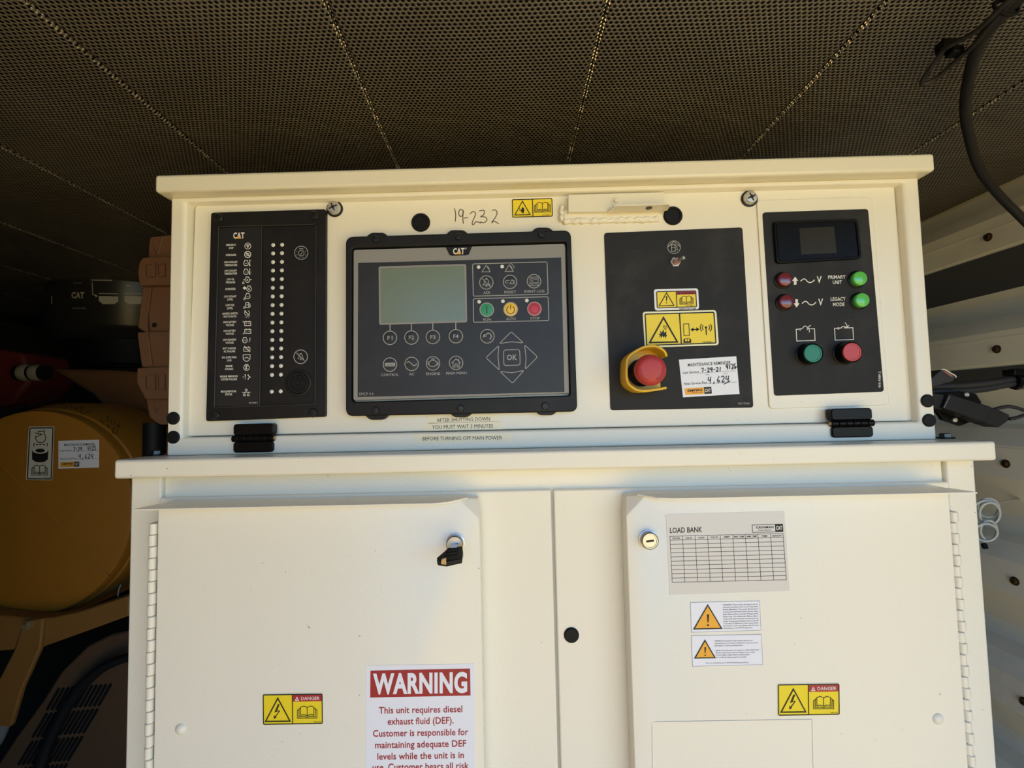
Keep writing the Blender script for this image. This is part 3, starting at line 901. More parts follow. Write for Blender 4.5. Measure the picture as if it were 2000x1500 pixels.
def d_control(p, x, y): p.poly('grey', [(x-10, y-3.2), (x+10, y-3.6), (x+10, y+3.2), (x-10, y+3.6)]); p.text('black', 'CONTROL', x, y, 3, 16, layer=2)
def d_ac(p, x, y): p.line('grey', [(x-10, y-2), (x-6, y-4.5), (x-1, y-1), (x+4, y+3), (x+8, y+2), (x+10.5, y-.5)], 1.6, curve=4)
def d_eng(p, x, y):
    p.line('grey', [(x-6, y-4), (x-3, y-6), (x+4, y-6), (x+6, y-3), (x+8, y-3), (x+8, y+3), (x+5, y+3), (x+3, y+6), (x-5, y+6), (x-8, y+2), (x-8, y-2)], 1.3, closed=True)
    p.line('grey', [(x-3.5, y-8.5), (x+3.5, y-8.8)], 2); p.line('grey', [(x-10, y-4), (x-10, y+3)], 1.3); p.line('grey', [(x+10, y-3), (x+10, y+4)], 1.3)
def d_home(p, x, y): p.line('grey', [(x-9, y+.5), (x, y-8), (x+9, y+.2)], 1.4); p.line('grey', [(x-6, y-1), (x-6, y+8), (x-2, y+8), (x-2, y+2), (x+2, y+2), (x+2, y+8), (x+6, y+8), (x+6, y-1.5)], 1.3); p.line('grey', [(x+5, y-8), (x+5, y-4.5)], 1.6)
for px, py, d in ((761.6, 712, d_control), (804, 710.8, d_ac), (845.7, 709.8, d_eng), (890.8, 708.8, d_home)): key_round(px, py, 13.6, 'menu_key', d)
def d_ack(p, x, y): bell(p, 'grey', x, y, 11, 1.3); p.line('grey', [(x-8.5, y-8), (x+8, y+8.5)], 1.3)
def d_reset(p, x, y): p.tri('grey', (x+4, y+3.5), 9, 8, 1.1); p.line('grey', [(x-1, y-2.8), (x-8, y-2.6), (x-10, y), (x-8, y+2), (x-4, y+2)], 1.2); p.ring('grey', (x+2, y+3), 8, 1, a0=-60, a1=-15, n=6)
def d_log(p, x, y):
    p.line('grey', [(x-8, y-8), (x+8, y-8.3), (x+8, y+8), (x-8, y+8.3)], 1, closed=True); p.ring('grey', (x-3.6, y-4), 2.4, .9, n=12); p.ring('grey', (x-3.6, y+3.6), 2.4, .9, n=12)
    for k in (-5, -3, 2.5, 4.5): p.line('grey', [(x+.6, y+k), (x+6, y+k-.1)], .8)
for px, py, d in ((949.9, 551.7, d_ack), (996.2, 550.6, d_reset), (1043, 549.3, d_log)): key_round(px, py, 13.6, 'alarm_key', d)
GRN = mat('key_green', (44, 140, 96), 0.4); YEL = mat('key_yellow', (232, 188, 44), 0.4); RED = mat('key_red', (190, 44, 58), 0.4)
key_round(950.7, 605, 13.6, 'run_key', lambda p, x, y: p.line('black', [(x, y-8), (x, y+8)], 1.6), GRN, label='green run key')
key_round(997.3, 604, 13.6, 'auto_key', lambda p, x, y: (p.ring('black', (x, y+1), 7.6, 1.4, a0=-60, a1=240), p.line('black', [(x, y-9.5), (x, y)], 1.4)), YEL, label='yellow auto key')
DRD = mat('key_dark_red', (120, 24, 34), 0.4); INKS['stopink'] = DRD
key_round(1043.8, 603.2, 13.6, 'stop_key', lambda p, x, y: p.ring('stopink', (x, y), 8.4, 1.4), RED, label='red stop key')
def d_back(p, x, y): p.line('grey', [(x-5, y+.5), (x, y-5.5), (x+5, y-5), (x+8, y), (x+5, y+6)], 1.8, curve=4); p.poly('grey', [(x-9, y+2), (x-6.5, y-5), (x-1.5, y+1)])
key_round(951.8, 656.8, 13.8, 'back_key', d_back)
def key_shape(pts, name, draw=None):
    k = MB().slab(pts, KY-.0007, KY+.0002).build(name, KEYPAD, con, bevel=.0004)
    p = Print(KY-.0007); p.line('grey', pts, 1.4, closed=True)
    if draw: draw(p)
    p.build(k, {'grey': 'key_symbol'})
key_shape(rr([(975.5, 671), (998.3, 648), (1022.5, 669.8), (999, 667.5)], 3.5), 'arrow_key')
key_shape(rr([(976.5, 725.5), (1000, 728), (1023.5, 723.5), (1000.8, 748.5)], 3.5), 'arrow_key')
key_shape(rr([(949, 698.5), (974, 675), (972.5, 698), (975.5, 723)], 3.5), 'arrow_key')
key_shape(rr([(1024.5, 673.5), (1050, 697), (1026, 721.5), (1027.5, 697)], 3.5), 'arrow_key')
key_shape(rr([(983.5, 683.5), (1015, 682.5), (1016, 713), (984, 714)], 5), 'ok_key', lambda p: p.text('grey', 'OK', 999.8, 698, 10.5, 20, bold=.02))

# ================================================================== centre switch plate
cp = thing('switch_plate', 'plain black square plate carrying fuel pump toggle switch and yellow stickers', 'panel', tuple(at(1330, 800, -.001)))
MB().slab(rr([(1180, 455), (1450, 444), (1471.5, 796), (1192.5, 801.5)], 6), -.0012, -.0001).build('face_plate', BLACKPR, cp)
p = Print(-.0012)
p.ring('grey', (1316.5, 482.8), 12.4, 1.2); p.line('grey', [(1305, 482), (1316.2, 471.5), (1328, 481.5)], 1.5)
p.line('grey', [(1311.6, 478), (1318.5, 477.7), (1318.8, 490.8), (1311.6, 491)], 1.4, closed=True); p.line('grey', [(1311.6, 483.5), (1318.5, 483.2)], 1.1); p.line('grey', [(1319, 479), (1322, 482), (1323, 488), (1320, 488)], 1.2)
p.build(cp, {'grey': 'fuel_symbol'})
p = Print(-.0012); p.text('grey', '450-9366', 1452.5, 788, 4.2, 23.5)
p.build(cp, {'grey': 'part_number'})
tg = thing('toggle_switch', 'small chrome toggle switch tilted right below the fuel pump symbol', 'switch', tuple(at(1320, 512, -.0012)))
c = at(1318.5, 512.5, -.0012)
MB().lathe(c, (0, -1, 0), [(.0072, 0), (.0072, .0022), (.0064, .0030), (.0048, .0030)], 6).build('hex_nut', STEEL, tg)
COPP = mat('worn_bushing', (150, 112, 96), 0.4, metal=0.8)
MB().lathe(c, (0, -1, 0), [(.0046, .001), (.0046, .0062), (.0036, .0068), (.0001, .0060)], 20).build('bushing', COPP, tg, smooth=35)
d = Vector((.60, -1, .12)).normalized()
MB().lathe(c+Vector((0, -.005, 0)), d, [(.0015, 0), (.0019, .007), (.0026, .0115), (.0024, .0135), (.0001, .0145)], 16).build('lever', STEEL, tg, smooth=60)

# emergency stop
es = thing('emergency_stop_button', 'red mushroom emergency stop button inside a yellow guard collar', 'button', tuple(at(1247, 730, -.0012)))
ESY = mat('guard_yellow', (224, 176, 28), 0.42, bump=(600, .1, .0003))
ESR = mat('stop_red', (178, 50, 44), 0.45, bump=(900, .1, .0003))
GD = -.036
path = [(1304, 696), (1299.5, 687), (1290, 680), (1279, 675.8), (1262, 677), (1249, 682), (1236, 690), (1226.5, 700), (1224.3, 715), (1224, 732), (1226, 746), (1233.5, 755), (1248, 762.5), (1270, 762.5), (1304.5, 757)]
P3 = [at(px, py, GD) for px, py in path]
cc = Vector((sum(q.x for q in P3)/len(P3)+.004, 0, sum(q.z for q in P3)/len(P3)))
sm = catmull([Vector((q.x, 0, q.z)) for q in P3], 3)
mb = MB(); n = len(sm); th = .0034
O, I = [], []
for i, q in enumerate(sm):
    t = (sm[min(i+1, n-1)]-sm[max(i-1, 0)]).normalized(); nn = Vector((-t.z, 0, t.x))
    if nn.dot(q-cc) < 0: nn = -nn
    O.append(q+nn*th/2); I.append(q-nn*th/2)
lip = [.0 if 4 < i < n-5 else .004*(1-min(i, n-1-i)/4) for i in range(n)]
fo = [Vector((q.x, GD+lip[i], q.z)) for i, q in enumerate(O)]; fi = [Vector((q.x, GD+lip[i], q.z)) for i, q in enumerate(I)]
bo = [Vector((q.x, -.0012, q.z)) for q in O]; bi = [Vector((q.x, -.0012, q.z)) for q in I]
vs = fo+fi+bo+bi; fs = []
for i in range(n-1):
    fs += [(i, i+1, n+i+1, n+i), (i, 2*n+i, 2*n+i+1, i+1), (n+i, n+i+1, 3*n+i+1, 3*n+i), (2*n+i, 3*n+i, 3*n+i+1, 2*n+i+1)]
fs += [(0, n, 3*n, 2*n), (n-1, 3*n-1, 4*n-1, 2*n-1)]
mb.add(vs, fs).build('guard', ESY, es, bevel=.0009)
MB().prism([Vector((q.x, -.0045, q.z)) for q in I], [Vector((q.x, -.0012, q.z)) for q in I]).build('guard_base', ESY, es)
ec = at(1273, 722, -.058)
bc = Vector((ec.x, -.0045, ec.z))
MB().lathe(bc, (0, -1, 0), [(.0185, 0), (.0185, .004), (.0150, .006), (.0150, .030), (.0120, .034), (.0001, .034)], 32).build('stem', BLACKPL, es, smooth=35)
MB().lathe(bc, (0, -1, 0), [(.0195, .0), (.0195, .0016), (.0150, .002)], 32, caps=False).build('lock_nut', BRASS, es, smooth=30)
cap = MB().lathe(bc, (0, -1, 0), [(.0130, .034), (.0165, .036), (.0190, .040), (.0198, .045), (.0192, .0495), (.0172, .0525), (.0120, .0537), (.0001, .0541)], 40).build('mushroom_cap', ESR, es, smooth=60)
def capproj(px, py, l):
    q = at(px, py, bc.y-.0530); r = math.hypot(q.x-bc.x, q.z-bc.z)
    h = .0541-(.0004*(min(r, .012)/.012)**2)-max(0, r-.012)**1.35*.55
    return Vector((q.x, bc.y-h-l, q.z))
ea = Print(proj=capproj, lift=.00025)
INKS['arrow'] = mat('arrow_dark_red', (150, 22, 32), 0.5)
e2 = (ec-CAM); 
cx_, cy_ = 1273.2, 721.6
for a0 in (228, 348, 108):
    ea.ring('arrow', (cx_, cy_), 22, 2.2, a0=a0, a1=a0+62, n=12)
    a = math.radians(a0+62); tx, ty = -math.sin(a), math.cos(a)
    bx, by = cx_+22*math.cos(a), cy_+22*math.sin(a)
    ea.poly('arrow', [(bx+4*math.cos(a), by+4*math.sin(a)), (bx+7*tx, by+7*ty), (bx-4*math.cos(a), by-4*math.sin(a))])
ea.build(cap, {'arrow': 'turn_arrows'})

# ================================================================== right voltage panel
vp = thing('voltage_panel', 'narrow black panel with dark display, round coloured buttons and breaker symbols', 'panel', tuple(at(1620, 798, -.001)))
MB().slab(rr([(1478, 391), (1703, 384), (1737.5, 791), (1503, 798.5)], 9), -.0022, -.0001).build('cover_plate', CREAM, vp, bevel=.0008)
MB().slab(rr([(1489.5, 415), (1695.5, 408), (1726.5, 765), (1512.5, 773)], 6), -.0031, -.0022).build('face_plate', BLACKPR, vp)
dq_ = [(1511, 431.5), (1676, 426.5), (1684, 504.5), (1517, 514.5)]
dbz = MB().frame(rr(dq_, 8), rr(inset(dq_, 5), 6), -.0075, -.003).build('display_bezel', GLOSSBLACK, vp, bevel=.001)
MB().slab(rr(inset(dq_, 5), 6), -.0058, -.003).build('display_window', GLOSSBLACK, vp)
MB().slab([(1561, 446), (1629, 442.5), (1634, 494), (1565, 497)], -.0060, -.0056).build('display_glass', mat('display_dim', (30, 34, 36), 0.15), vp)
def pushbutton(px, py, rp, h, colr, name, collar, label):
    c = at(px, py, -.0031-h); c.y = -.0031
    r = rp/FPX*(DIST-.0031-h)
    par = MB().lathe(c, (0, -1, 0), [(r*1.22, 0), (r*1.22, .0012), (r*1.06, .002)] + ([(r*1.12, .0022), (r*1.12, h-.001), (r*1.02, h), (r*.96, h-.001)] if collar else [(r*.9, .002)]), 28).build(name, GLOSSBLACK, vp, smooth=35, label=label)
    if collar: MB().lathe(c, (0, -1, 0), [(r, h-.0035), (r, h-.0008), (r*.93, h), (r*.80, h), (r*.77, h-.0005), (.0001, h-.0005)], 28).build('button_cap', colr, par, smooth=35)
    else: MB().lathe(c, (0, -1, 0), [(r*.96, .001), (r, .003), (r, h-.002), (r*.93, h-.0005), (r*.80, h), (.0001, h+.0003)], 28).build('button_cap', colr, par, smooth=50)
LG = mat('lamp_green', (88, 190, 84), 0.18, coat=0.5); MR = mat('lamp_maroon', (104, 26, 44), 0.16, coat=0.6)
BG = mat('button_green', (18, 116, 84), 0.35); BR = mat('button_red', (182, 50, 42), 0.35)
pushbutton(1535, 545, 14, .0085, MR, 'raise_button', False, 'dark red button beside the up arrow')
pushbutton(1537.5, 588.5, 14, .0085, MR, 'lower_button', False, 'dark red button beside the down arrow')
pushbutton(1681, 543, 14.2, .0085, LG, 'primary_lamp', False, 'green lamp beside PRIMARY UNIT')
pushbutton(1685.5, 585.5, 14.2, .0085, LG, 'legacy_lamp', False, 'green lamp beside LEGACY MODE')
pushbutton(1588.5, 690, 18, .0150, BG, 'breaker_open_button', True, 'green button below the open breaker symbol')
pushbutton(1665, 687.5, 18.6, .0170, BR, 'breaker_close_button', True, 'red button below the closed breaker symbol')
for x, y, s in ((1553, 548.8, 1), (1555.8, 592.5, -1)):
    p = Print(-.0031)
    if s > 0: p.poly('white', [(x, y-8.5), (x+6, y-.5), (x+2.6, y-.5), (x+2.6, y+7), (x-2.6, y+7.3), (x-2.6, y-.3), (x-6, y-.2)])
    else: p.poly('white', [(x, y+8), (x-5.6, y), (x-2.4, y), (x-2.4, y-8), (x+2.6, y-8.2), (x+2.6, y-.2), (x+5.8, y-.2)])
    x0 = x+10.5
    p.build(vp, {'white': 'arrow_symbol'})
    p = Print(-.0031)
    p.line('white', [(x0, y+.5), (x0+5, y-3.5), (x0+9, y-3.5), (x0+14, y+1.5), (x0+19, y+3), (x0+24, y+1), (x0+27.5, y-2.5)], 1.8, curve=4)
    p.build(vp, {'white': 'wave_symbol'})
    p = Print(-.0031); p.text('white', 'V', x0+36.5, y-2.6, 13, 9.5, bold=.02); p.build(vp)
p = Print(-.0031)
p.text('white', 'PRIMARY', 1634.5, 541, 7, 34, bold=.015); p.text('white', 'UNIT', 1635.3, 551.2, 7, 17.5, bold=.015)
p.text('white', 'LEGACY', 1637, 584, 7, 29, bold=.015); p.text('white', 'MODE', 1638.2, 594.5, 7, 22.5, bold=.015)
def breaker(x, y, o):
    p = Print(-.0031)
    p.line('white', [(x+5, y+.3), (x, y+.6), (x+1.2, y+23.5), (x+37, y+22.2), (x+35.8, y-.6), (x+(29 if o else 18), y-.4)], 1.5)
    p.ring('white', (x+7.5, y+.6), 1.7, 1, n=10)
    p.line('white', [(x+9.5, y), (x+13, y-2), (x+15.5, y-5.5), (x+19, y-5.5), (x+22, y-3), (x+28.5, y-7.5)] if o else [(x+9.5, y), (x+13, y-.3), (x+15.5, y-3.2), (x+19, y-3), (x+21.5, y-.8), (x+25, y-.4)], 1.4)
    if o: p.line('white', [(x+25.5, y+6.5), (x+26, y+2), (x+23, y-2.5)], 1.3); p.line('white', [(x+21.5, y+2), (x+22.4, y-3), (x+28, y-.4)], 1.3)
    else: p.line('white', [(x+20, y-11), (x+23.5, y-7), (x+25, y-2)], 1.3); p.line('white', [(x+21.5, y-3.5), (x+25.3, y-1.2), (x+28, y-5.5)], 1.3)
    p.build(vp, {'white': 'breaker_symbol'})
breaker(1555, 642.6, True); breaker(1630, 640.8, False)
p.text('white', '450-9389 2', 1718, 741.5, 4.4, 32, bold=.01, rot90=True)
p.build(vp, {'white': 'part_number'})

# ================================================================== stickers
def sticker(name, quad, r, y, label, base=PAPER, cat='sticker', th=.00035, group=None):
    """A thin slab stuck on plane y; returns it and a Print for its face."""
    loc = at(quad[3][0], quad[3][1], y)
    o = MB().slab(rr(quad, r, 3) if r else quad, y-th, y).build(name, base, None, label, cat=cat, loc=loc, group=group)
    sl = (quad[1][1]-quad[0][1])/(quad[1][0]-quad[0][0])
    return o, Print(y-th, slope=sl)
def hazard_base(p, q, split=.5, lw=1.6):
    p.poly('yellow', rr(q, 2, 2)); p.line('black', rr(q, 2, 2), lw, layer=3, closed=True)
    p.line('black', [lerpq(q, split, 0), lerpq(q, split, 1)], lw, layer=3)
# top
o, p = sticker('hazard_sticker', [(998, 388), (1081, 385.5), (1082, 423.5), (999, 426)], 3, 0.0, 'small yellow hand hazard and manual sticker right of the pen writing 19-232', base=CLEAR)
q = [(1000.5, 390), (1078, 387.8), (1079, 422), (1001.5, 424.2)]
hazard_base(p, q, .51)
p.tri('black', (1020.5, 419.5), 30, 26.5, 1.6, 3);
p.poly('black', [(1019, 407), (1021, 404), (1024, 408), (1024, 412), (1022, 417), (1019, 415), (1017.5, 411)], 3); p.line('black', [(1013, 405), (1016, 409), (1015, 411), (1019, 413)], 1, 3)
p.book('black', 1059.5, 404.5, 31, 1.2, 3); p.text('black', '320-7806 1', 1067, 419.6, 2, 16, layer=3)
p.build(o, {'black': 'symbol', 'yellow': 'yellow_field'})
# warning (small) on switch plate
o, p = sticker('warning_sticker', [(1277, 565), (1363.5, 563), (1365.5, 604), (1279, 606.5)], 5, -.0012, 'small white bordered WARNING sticker on the black plate, above the larger one', th=.0005)
q = [(1282.5, 569.8), (1359, 568), (1360.8, 599), (1284, 601.5)]
hazard_base(p, q, .5)
p.tri('black', (1302, 597), 29, 25, 1.6, 3); p.excl('black', 1302, 585.5, 14, 3)
p.poly('red', [(1322, 569.5), (1358.5, 568.6), (1359, 574.6), (1322.2, 575.6)], 2)
p.tri('black', (1325.6, 574.6), 5, 4, 1.1, 3); p.text('black', 'WARNING', 1343, 572.2, 4.4, 27, bold=.03, layer=3)
p.book('black', 1341, 586, 26, 1, 3); p.text('black', '396-0481 1', 1348, 597, 2, 16, layer=3); p.text('black', 'SAFETY.CAT.COM', 1343, 603.2, 2.8, 32, layer=3, bold=.01)
p.build(o, {'black': 'symbol', 'yellow': 'yellow_field', 'red': 'red_banner'})
# explosion / radio
o, p = sticker('radio_hazard_sticker', [(1255, 609), (1399, 605.5), (1404, 674), (1259.5, 679)], 6, -.0012, 'large yellow explosion and radio antenna hazard sticker above the emergency stop', th=.0005, base=mat('sticker_pale', (236, 234, 190), 0.4))
q = [(1260, 613.5), (1394.5, 610), (1398.5, 670), (1263.5, 674.5)]
hazard_base(p, q, .5, 2.2)
p.tri('black', (1296, 668.5), 54, 48, 3, 3)
p.poly('black', [(1287, 659), (1289.5, 655), (1285.5, 652), (1290.5, 652), (1289, 645.5), (1293, 650), (1295.5, 643), (1297.5, 650), (1302, 646.5), (1301, 652), (1302.5, 655), (1300, 661), (1298.5, 655.5), (1296.5, 659.5), (1294, 655.5), (1291.5, 661), (1291, 656.5)], 3)
for k in range(3): p.ring('black', (1304.5, 636), 3.5+2.6*k, 1, layer=3, a0=110, a1=185, n=8)
p.line('black', [(1335, 632.8), (1345.5, 632.4), (1346.8, 654.8), (1336, 655.5)], 1.2, 3, closed=True)
p.line('black', [(1352, 643.6), (1363, 643.2)], 2, 3); p.poly('black', [(1348.8, 643.8), (1354.5, 639.6), (1354.5, 647.8)], 3); p.poly('black', [(1366, 643.1), (1360.3, 647.3), (1360.3, 639)], 3)
p.line('black', [(1379, 640), (1379.8, 654.5)], 1.8, 3); p.disc('black', (1379, 639.5), 2.2, 3, 12)
for r in (7, 11):
    p.ring('black', (1379, 640), r, 1.5, 3, n=8, a0=-42, a1=42); p.ring('black', (1379, 640), r, 1.5, 3, n=8, a0=138, a1=222)
p.book('black', 1342.5, 665, 14, 1, 3); p.text('black', '433-8736 1', 1382.5, 668, 3, 20, layer=3)
p.build(o, {'black': 'symbol', 'yellow': 'yellow_field'})
# danger stickers
for (dx, dy, lb, d) in ((0, 0, 'yellow DANGER lightning sticker on the left cabinet door', 0), (1006.5, -19.5, 'yellow DANGER lightning sticker on the right cabinet door', 1)):
    k = 1.028 if d else 1.0
    def S(x, y): return (514+(x-514)*k+dx, 1356+(y-1356)*k+dy+ (.4*0))
    o, p = sticker('danger_sticker', [S(511.5, 1354.5), S(631.5, 1353), S(632, 1415.5), S(512, 1417.5)], 4, YDOOR, lb, base=CLEAR)
    q = [S(514, 1357.5), S(629, 1356), S(629.6, 1413), S(514.6, 1415)]
    hazard_base(p, q, .495, 1.8)
    c = S(542.5, 1409); p.tri('black', c, 48, 45, 2.4, 3)
    c = S(541, 1390); p.bolt('black', c[0], c[1], 17, 29, 3)
    p.poly('red', [S(572, 1357.8), S(628, 1357), S(628.3, 1369.5), S(572.2, 1370.5)], 2)
    c = S(580, 1368); p.tri('white', c, 6, 6, 1.6, 3); c = S(606, 1364); p.text('white', 'DANGER', c[0], c[1], 6.6, 36*k, bold=.012, layer=3)
    c = S(600, 1391); p.book('black', c[0], c[1], 38*k, 1.2, 3); c = S(620, 1410); p.text('black', '469-6181', c[0], c[1], 2.6, 14, layer=3)
    p.build(o, {'black': 'symbol', 'yellow': 'yellow_field', 'red': 'red_banner', 'white': 'banner_lettering'})
# maintenance reminders
def reminder(name, quad, y, label, date, hours, due):
    o, p = sticker(name, quad, 0, y, label)
    def S(u, v): return lerpq(quad, u, v)
    hgt = quad[3][1]-quad[0][1]; wid = quad[1][0]-quad[0][0]
    def T(ink, t, u, v, h, w, **k):
        c = S(u, v); p.text(ink, t, c[0], c[1], h*hgt, w*wid, **k)
    T('black', 'MAINTENANCE REMINDER', .52, .155, .085, .75, bold=.01)
    T('black', 'Last Service', .045, .35, .068, .28, left=True, bold=.008); T('black', 'Next Service Due', .045, .645, .068, .40, left=True, bold=.008)
    p.line('black', [S(.33, .385), S(.97, .385)], .5); p.line('black', [S(.45, .68), S(.97, .68)], .5)
    T('black', 'Date', .47, .435, .03, .055); T('black', 'Hours', .79, .435, .03, .07)
    for st in date+hours+due: p.line('black', [S(u, v) for u, v in st], hgt*.022, 2, curve=3 if len(st) > 2 else 1)
    p.poly('orange', [S(.045, .765), S(.385, .765), S(.385, .945), S(.045, .945)]); p.poly('black', [S(.385, .765), S(.515, .765), S(.515, .945), S(.385, .945)])
    T('black', 'EMPIRE', .225, .835, .065, .26, bold=.03, layer=2); T('black', 'POWER SYSTEMS', .26, .90, .022, .19, layer=2)
    T('white', 'CAT', .45, .855, .09, .1, bold=.03, layer=2)
    p.build(o, {'black': 'lettering', 'orange': 'logo_field', 'white': 'logo_lettering'})
def dig(s, u, v, w, h):
    G = {'7': [[(0, .1), (.9, .05), (.35, 1)]], '-': [[(.1, .5), (.8, .48)]], '2': [[(.05, .2), (.5, 0), (.8, .3), (.1, 1), (.9, .9)]], '9': [[(.8, .1), (.2, .1), (.2, .5), (.8, .4), (.8, .05), (.6, 1)]],
         '1': [[(.6, 0), (.3, 1)]], '4': [[(.3, 0), (.05, .55), (.8, .5)], [(.85, 0), (.5, 1.05)]], '5': [[(.9, 0), (.3, 0), (.2, .4), (.7, .5), (.6, .95), (.1, .95)]], '6': [[(.7, 0), (.15, .6), (.3, 1), (.75, .8), (.3, .6)]],
         '/': [[(.5, 0), (.2, 1)]], ',': [[(.4, .8), (.2, 1.25)]], ' ': []}
    out = []
    for i, ch in enumerate(s):
        for st in G[ch]: out.append([(u+(i+a*.85)*w, v+b*h) for a, b in st])
    return out
reminder('maintenance_sticker', [(1326, 702.5), (1438, 695.8), (1444.5, 769.5), (1334, 776)], -.0012, 'white MAINTENANCE REMINDER sticker beside the emergency stop', dig('7-29-21', .37, .26, .052, .11), dig('4125', .81, .2, .045, .13)+[[(.93, .3), (1.0, .28)]], dig('4,624', .47, .5, .078, .16)+[[(.74, .72), (.86, .64)]])
# label tape strips
for q, t, c, w, lb in (([(835, 812), (975, 808), (975, 823), (836, 827)], 'AFTER SHUTTING DOWN', (905, 819.3), 104, 'top label tape strip reading AFTER SHUTTING DOWN'),
                       ([(826, 826.5), (981, 822.5), (981, 838.5), (826, 842)], 'YOU MUST WAIT 3 MINUTES', (903.5, 833), 119, 'label tape strip reading YOU MUST WAIT 3 MINUTES'),
                       ([(807, 848.5), (998, 846), (998, 862), (807, 866)], 'BEFORE TURNING OFF MAIN POWER', (903, 855.8), 155, 'lowest label tape strip reading BEFORE TURNING OFF MAIN POWER')):
    y = 0.0 if c[1] < 845 else -.012
    o, p = sticker('label_tape', q, 0, y, lb, base=CLEAR, cat='label', group='label tape strips below the controller', th=.0002)
    p.text('black', t, c[0], c[1], 7, w, layer=1)
    p.build(o, {'black': 'lettering'})
# load bank plate
LBP = mat('silver_label', (196, 197, 200), 0.34, metal=0.15)
q = [(1300.5, 1004.5), (1532, 998), (1542.5, 1154), (1308, 1162)]
o, p = sticker('load_bank_chart', q, 0, YDOOR, 'silver LOAD BANK log sheet with an empty table', base=LBP, cat='label')
p.text('black', 'LOAD BANK', 1308.5, 1036, 10.5, 63, bold=.015, left=True)
g = [(1308.5, 1047.5), (1529.5, 1042), (1536, 1132.5), (1313, 1137.5)]
for i in range(10): p.line('black', [lerpq(g, i/9, 0), lerpq(g, i/9, 1)], .8)
hv = [0, .085] + [.085+.915*k/10 for k in range(1, 11)]
for v in hv: p.line('black', [lerpq(g, 0, v), lerpq(g, 1, v)], .8)
for i, t in enumerate(('HOURS', 'DATE', 'LOAD', 'VOLTS', 'AMPS', 'ENG. TEMP', 'AMB. TEMP', 'TIME', 'REASON')):
    c = lerpq(g, (i+.5)/9, .045); p.text('black', t, c[0], c[1], 3.2, 20 if len(t) > 6 else len(t)*2.9, bold=.02)
lg = [(1469, 1025.5), (1528.5, 1023.5), (1529.5, 1038.3), (1470, 1040)]
p.line('black', lg, 1, closed=True); p.poly('black', [lerpq(lg, .75, 0), lerpq(lg, 1, 0), lerpq(lg, 1, 1), lerpq(lg, .75, 1)])
p.text('white', 'CAT', *lerpq(lg, .875, .5), 7.5, 12, bold=.03, layer=2)
p.text('black', 'CASHMAN', *lerpq(lg, .41, .36), 4.2, 34, bold=.03); p.text('black', 'Power Solutions', *lerpq(lg, .41, .72), 2.8, 25)
p.build(o, {'black': 'table_print', 'white': 'logo_lettering'})
# fine print warnings
GREYEDGE = 'grey'
for q, tri_, th_, lb, lines, foot in (
    ([(1348, 1176.5), (1484, 1173.5), (1487, 1231.5), (1350.5, 1235.5)], (1382.5, 1228), (54, 46), 'upper white fine print WARNING sticker with an orange triangle', [
        ('WARNING: This product can expose you to', 1181.5), ('chemicals including Lead & Lead Compounds,', 1186), ('Nickel (Metallic), Chromium (Hexavalent', 1190.6), ('Compounds), Petroleum (Oil-F), Styrene, Silica,', 1195.2), ('Engine Exhaust (Diesel, Gasoline, Propane and/or', 1199.8), ('Natural Gas), Carbon Monoxide, Ethylene Glycol,', 1204.4), ('Crude Oil & other Petroleum products that may', 1209), ('include Toluene and/or Benzene, which are known', 1213.6), ('to the State of California to cause cancer and/or', 1218), ('birth defects or other reproductive harm. For more', 1222.5), ('information, go to www.P65Warnings.ca.gov', 1227)], None),
    ([(1350, 1241.5), (1487.5, 1239), (1490.5, 1298.5), (1352.5, 1302)], (1377, 1285), (39, 34), 'lower white fine print WARNING sticker with a smaller orange triangle', [
        ('WARNING: Breathing diesel engine exhaust exposes you to', 1252), ('chemicals known to the State of California to cause cancer and', 1256.6), ('birth defects or other reproductive harm.', 1261.2), ('• Always start and operate the engine in a well-ventilated area.', 1270.5), ('• If in an enclosed area, vent the exhaust to the outside.', 1275), ('• Do not modify or tamper with the exhaust system.', 1279.5), ('• Do not idle the engine except as necessary.', 1284)], ('For more information, go to www.P65warnings.ca.gov/diesel.', 1421, 1294.3, 84))):
    o, p = sticker('warning_sticker', q, 0, YDOOR, lb)
    p.line('grey', inset(q, .4), .7, closed=True)
    w, h = tri_w = th_
    b = tri_
    p.poly('orange', [(b[0]-w/2, b[1]+.5), (b[0], b[1]-h), (b[0]+w/2, b[1]-.5)]); p.tri('black', b, w, h, 2.2, 2); p.excl('black', b[0]+.4, b[1]-h*.36, h*.5, 2)
    x0 = 1411.5 if foot is None else 1395.5
    full = 69 if foot is None else 87
    for t, y in lines:
        mx = max(len(s) for s, _ in lines)
        w_ = full*(1 if foot is None and not t.startswith('info') else len(t)/mx)
        p.text('black', t, x0+(y-1181)*.035 if foot is None else x0+(y-1252)*.03, y, 2.5, w_, left=True, res=1, bold=.006)
    if foot: p.text('black', foot[0], foot[1], foot[2], 2.5, foot[3], res=1)
    p.build(o, {'black': 'lettering', 'orange': 'triangle_field', 'grey': 'edge_line'})
